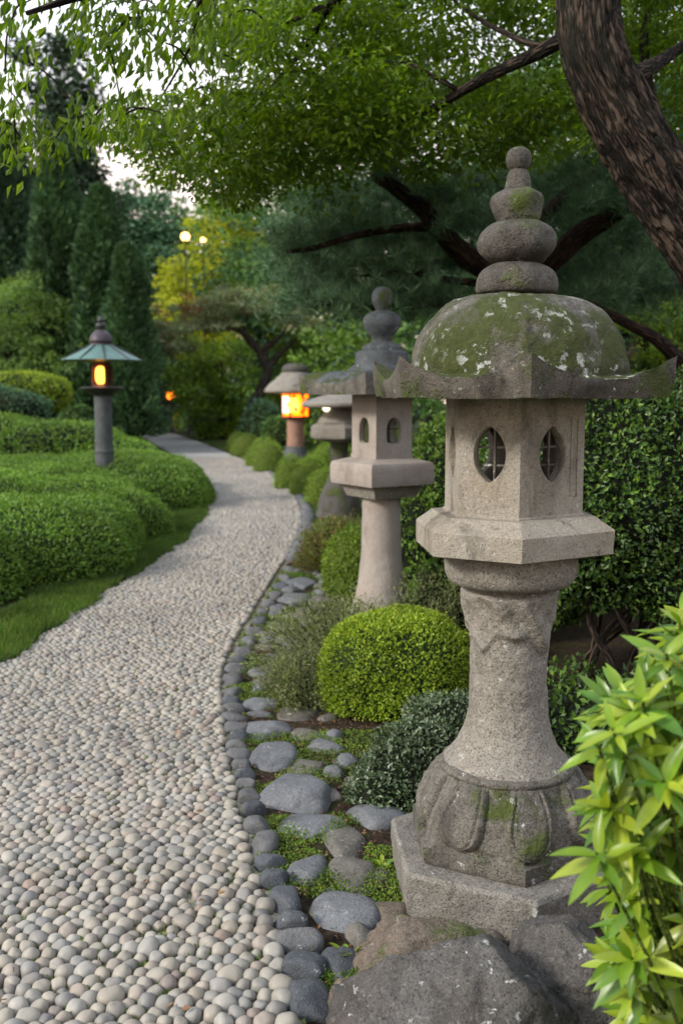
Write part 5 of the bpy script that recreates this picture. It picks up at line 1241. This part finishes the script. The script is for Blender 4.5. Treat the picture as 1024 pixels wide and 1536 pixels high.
for k, (u, Y, h, mt, lab) in enumerate([(492, 29, 3.8, 'mound', 'leafy green tree just behind the glowing orange lantern'), (330, 33, 3.4, 'mound', 'light green small tree under the cloud-pruned crown'), (545, 25, 3.8, 'hedge', 'mid-green leafy tree left of the pale lantern finial'), (245, 52, 5.5, 'dark_tree', 'dark tree closing the view above the path end'), (170, 38, 4.5, 'dark_tree', 'dark tree right behind the copper lantern box')]):
    far_tree('broadleaf_tree', lab, at_px(u, Y), h, [(0, 0, h * .78, h * .40, h * .3, h * .26), (-h * .2, 0, h * .5, h * .36, h * .3, h * .24), (h * .25, 0, h * .45, h * .36, h * .3, h * .24), (0, 0, h * .2, h * .42, h * .3, h * .22)], mt, 90, 95, .05 + Y * .003, .03 + Y * .0016, 420 + k, .12, gb, crs=.10 * h + .12, flat=.6)
# dense wood behind the lantern on the right
wood = [(760, 15, 6.2, 'hedge2', 'green tree behind the big lantern finial, under the maple canopy'), (880, 13.5, 6.4, 'pine', 'dark blue-green tree right of the large lantern finial'), (960, 12.5, 6.0, 'dark_tree', 'very dark tree behind the right side of the mossy roof'), (1060, 14, 6.8, 'pine', 'dark tree behind the leaning maple trunk'), (1180, 12, 6.5, 'hedge2', 'green tree just outside the right edge'),
        (452, 36, 9.5, 'blue_tree', 'tall blue-green tree behind the pine tips'), (500, 30, 10.5, 'hedge2', 'tall green tree in the gap below the maple canopy'), (640, 22, 9.5, 'dark_tree', 'dark tall tree far behind the pine')]
for k, (u, Y, h, mt, lab) in enumerate(wood):
    far_tree('broadleaf_tree', lab, at_px(u, Y), h, [(0, 0, h * .8, h * .26, h * .22, h * .2), (-h * .14, 0, h * .55, h * .26, h * .2, h * .2), (h * .16, 0, h * .5, h * .26, h * .2, h * .2), (0, 0, h * .3, h * .28, h * .2, h * .2), (0, 0, h * .13, h * .26, h * .2, h * .13)], mt, 110, 110, .10 + Y * .003, .055 + Y * .0016, 440 + k, .14, gb, crs=.085 * h, flat=.65)
# low yellow-lit foliage right of the lantern roof
far_tree('low_maple', 'low bright yellow-green maple glimpsed right of the mossy roof', at_px(965, 9.5), 2.6, [(0, 0, 2.25, .7, .4, .22), (-.2, 0, 1.75, .6, .4, .2), (.5, 0, 1.9, .5, .4, .25)], 'mound', 50, 80, .06, .035, 455, .05, crs=.2, flat=.4)
far_tree('low_maple', 'green shrub-like tree between the tall hedge and the pine', at_px(840, 9.8), 2.2, [(0, 0, 1.7, .9, .5, .3), (-.9, 0, 1.5, .8, .5, .35), (.8, 0, 1.4, .8, .5, .4), (0, 0, .8, 1.2, .5, .5)], 'hedge2', 80, 90, .06, .035, 456, .06, crs=.24, flat=.5)
# distant wood closing the horizon all round
r = np.random.default_rng(900); g = Geo(); cl = []
for k in range(420):
    a = R(r.uniform(-75, 75)); d = r.uniform(58, 72); h = (5.5 + 2.5 * math.sin(a * 7) + r.uniform(-1, 1.5)) * (1.0 + 1.5 * max(0, math.sin(a) + .05) )
    cl.append((np.array([math.sin(a) * d, math.cos(a) * d, r.uniform(.2, 1) * h]), r.uniform(1.6, 3.0)))
leafy_crown(g, cl, 130, .75, .5, r, .1, .75)
o = g.build('distant_wood', M['dark_tree']); o['kind'] = 'stuff'; o['label'] = 'dim distant wood closing the view beyond the garden'; o['category'] = 'wood'

# ---------------------------------------------------------------- light, sky, camera
SUN = nrm(np.array([-.80, -.38, .52])); el = math.asin(SUN[2]); az = math.atan2(SUN[0], SUN[1])
w = bpy.data.worlds.new('World'); scene.world = w; w.use_nodes = True; nt = w.node_tree; nt.nodes.clear()
out = nt.nodes.new('ShaderNodeOutputWorld'); bg = nt.nodes.new('ShaderNodeBackground'); sky = nt.nodes.new('ShaderNodeTexSky')
sky.sky_type = 'NISHITA'; sky.sun_disc = False; sky.sun_elevation = el; sky.sun_rotation = az; sky.dust_density = 2.5; sky.air_density = 1.0
tc = nt.nodes.new('ShaderNodeTexCoord'); nz = nt.nodes.new('ShaderNodeTexNoise'); nz.inputs['Scale'].default_value = 2.2; nz.inputs['Detail'].default_value = 6
mpg = nt.nodes.new('ShaderNodeMapping'); mpg.inputs['Scale'].default_value = (1, 1, 3); nt.links.new(tc.outputs['Generated'], mpg.inputs[0]); nt.links.new(mpg.outputs[0], nz.inputs['Vector'])
rp_ = nt.nodes.new('ShaderNodeValToRGB'); rp_.color_ramp.elements[0].position = .25; rp_.color_ramp.elements[1].position = .6
rp_.color_ramp.elements[0].color = (.55, .55, .55, 1); rp_.color_ramp.elements[1].color = (.95, .95, .95, 1); nt.links.new(nz.outputs['Fac'], rp_.inputs[0])
mx = nt.nodes.new('ShaderNodeMix'); mx.data_type = 'RGBA'; nt.links.new(rp_.outputs[0], mx.inputs[0]); nt.links.new(sky.outputs[0], mx.inputs[6]); sx = nt.nodes.new('ShaderNodeSeparateXYZ'); nt.links.new(tc.outputs['Generated'], sx.inputs[0]); sr = nt.nodes.new('ShaderNodeValToRGB'); el_ = sr.color_ramp.elements
el_[0].position = .0; el_[0].color = (.86, .62, .50, 1); el_[1].position = .9; el_[1].color = (.64, .72, .84, 1); e2 = el_.new(.20); e2.color = (.88, .76, .70, 1); e3 = el_.new(.32); e3.color = (.80, .80, .84, 1)
nt.links.new(sx.outputs[2], sr.inputs[0]); sv = nt.nodes.new('ShaderNodeVectorMath'); sv.operation = 'SCALE'; sv.inputs[3].default_value = 9.6; nt.links.new(sr.outputs[0], sv.inputs[0]); nt.links.new(sv.outputs[0], mx.inputs[7])
nt.links.new(mx.outputs[2], bg.inputs[0]); bg.inputs[1].default_value = .12; nt.links.new(bg.outputs[0], out.inputs[0])

ld = bpy.data.lights.new('sun', 'SUN'); ld.energy = 2.3; ld.angle = R(12); ld.color = (1, .93, .82)
lo = bpy.data.objects.new('sun', ld); COL.objects.link(lo); lo.rotation_euler = Vector(SUN.tolist()).to_track_quat('Z', 'Y').to_euler()

cd = bpy.data.cameras.new('camera'); cam = bpy.data.objects.new('camera', cd); COL.objects.link(cam)
cam.location = (0, 0, CAMZ); cam.rotation_euler = (R(90) - PITCH, 0, 0)
cd.sensor_fit = 'VERTICAL'; cd.sensor_height = 36; cd.sensor_width = 24; cd.lens = FPX / 1536 * 36; cd.clip_end = 500; cd.clip_start = .05
cd.dof.use_dof = True; cd.dof.focus_distance = 2.95; cd.dof.aperture_fstop = 3.2
scene.camera = cam
scene.view_settings.view_transform = 'Standard'; scene.view_settings.look = 'None'; scene.view_settings.exposure = 1.0; scene.view_settings.gamma = 1
scene.view_settings.use_curve_mapping = False
scene.render.engine = 'CYCLES'; cy = scene.cycles
cy.max_bounces = 6; cy.diffuse_bounces = 4; cy.glossy_bounces = 2; cy.transmission_bounces = 4; cy.use_denoising = True; cy.caustics_reflective = False; cy.caustics_refractive = False
cy.sample_clamp_indirect = 6
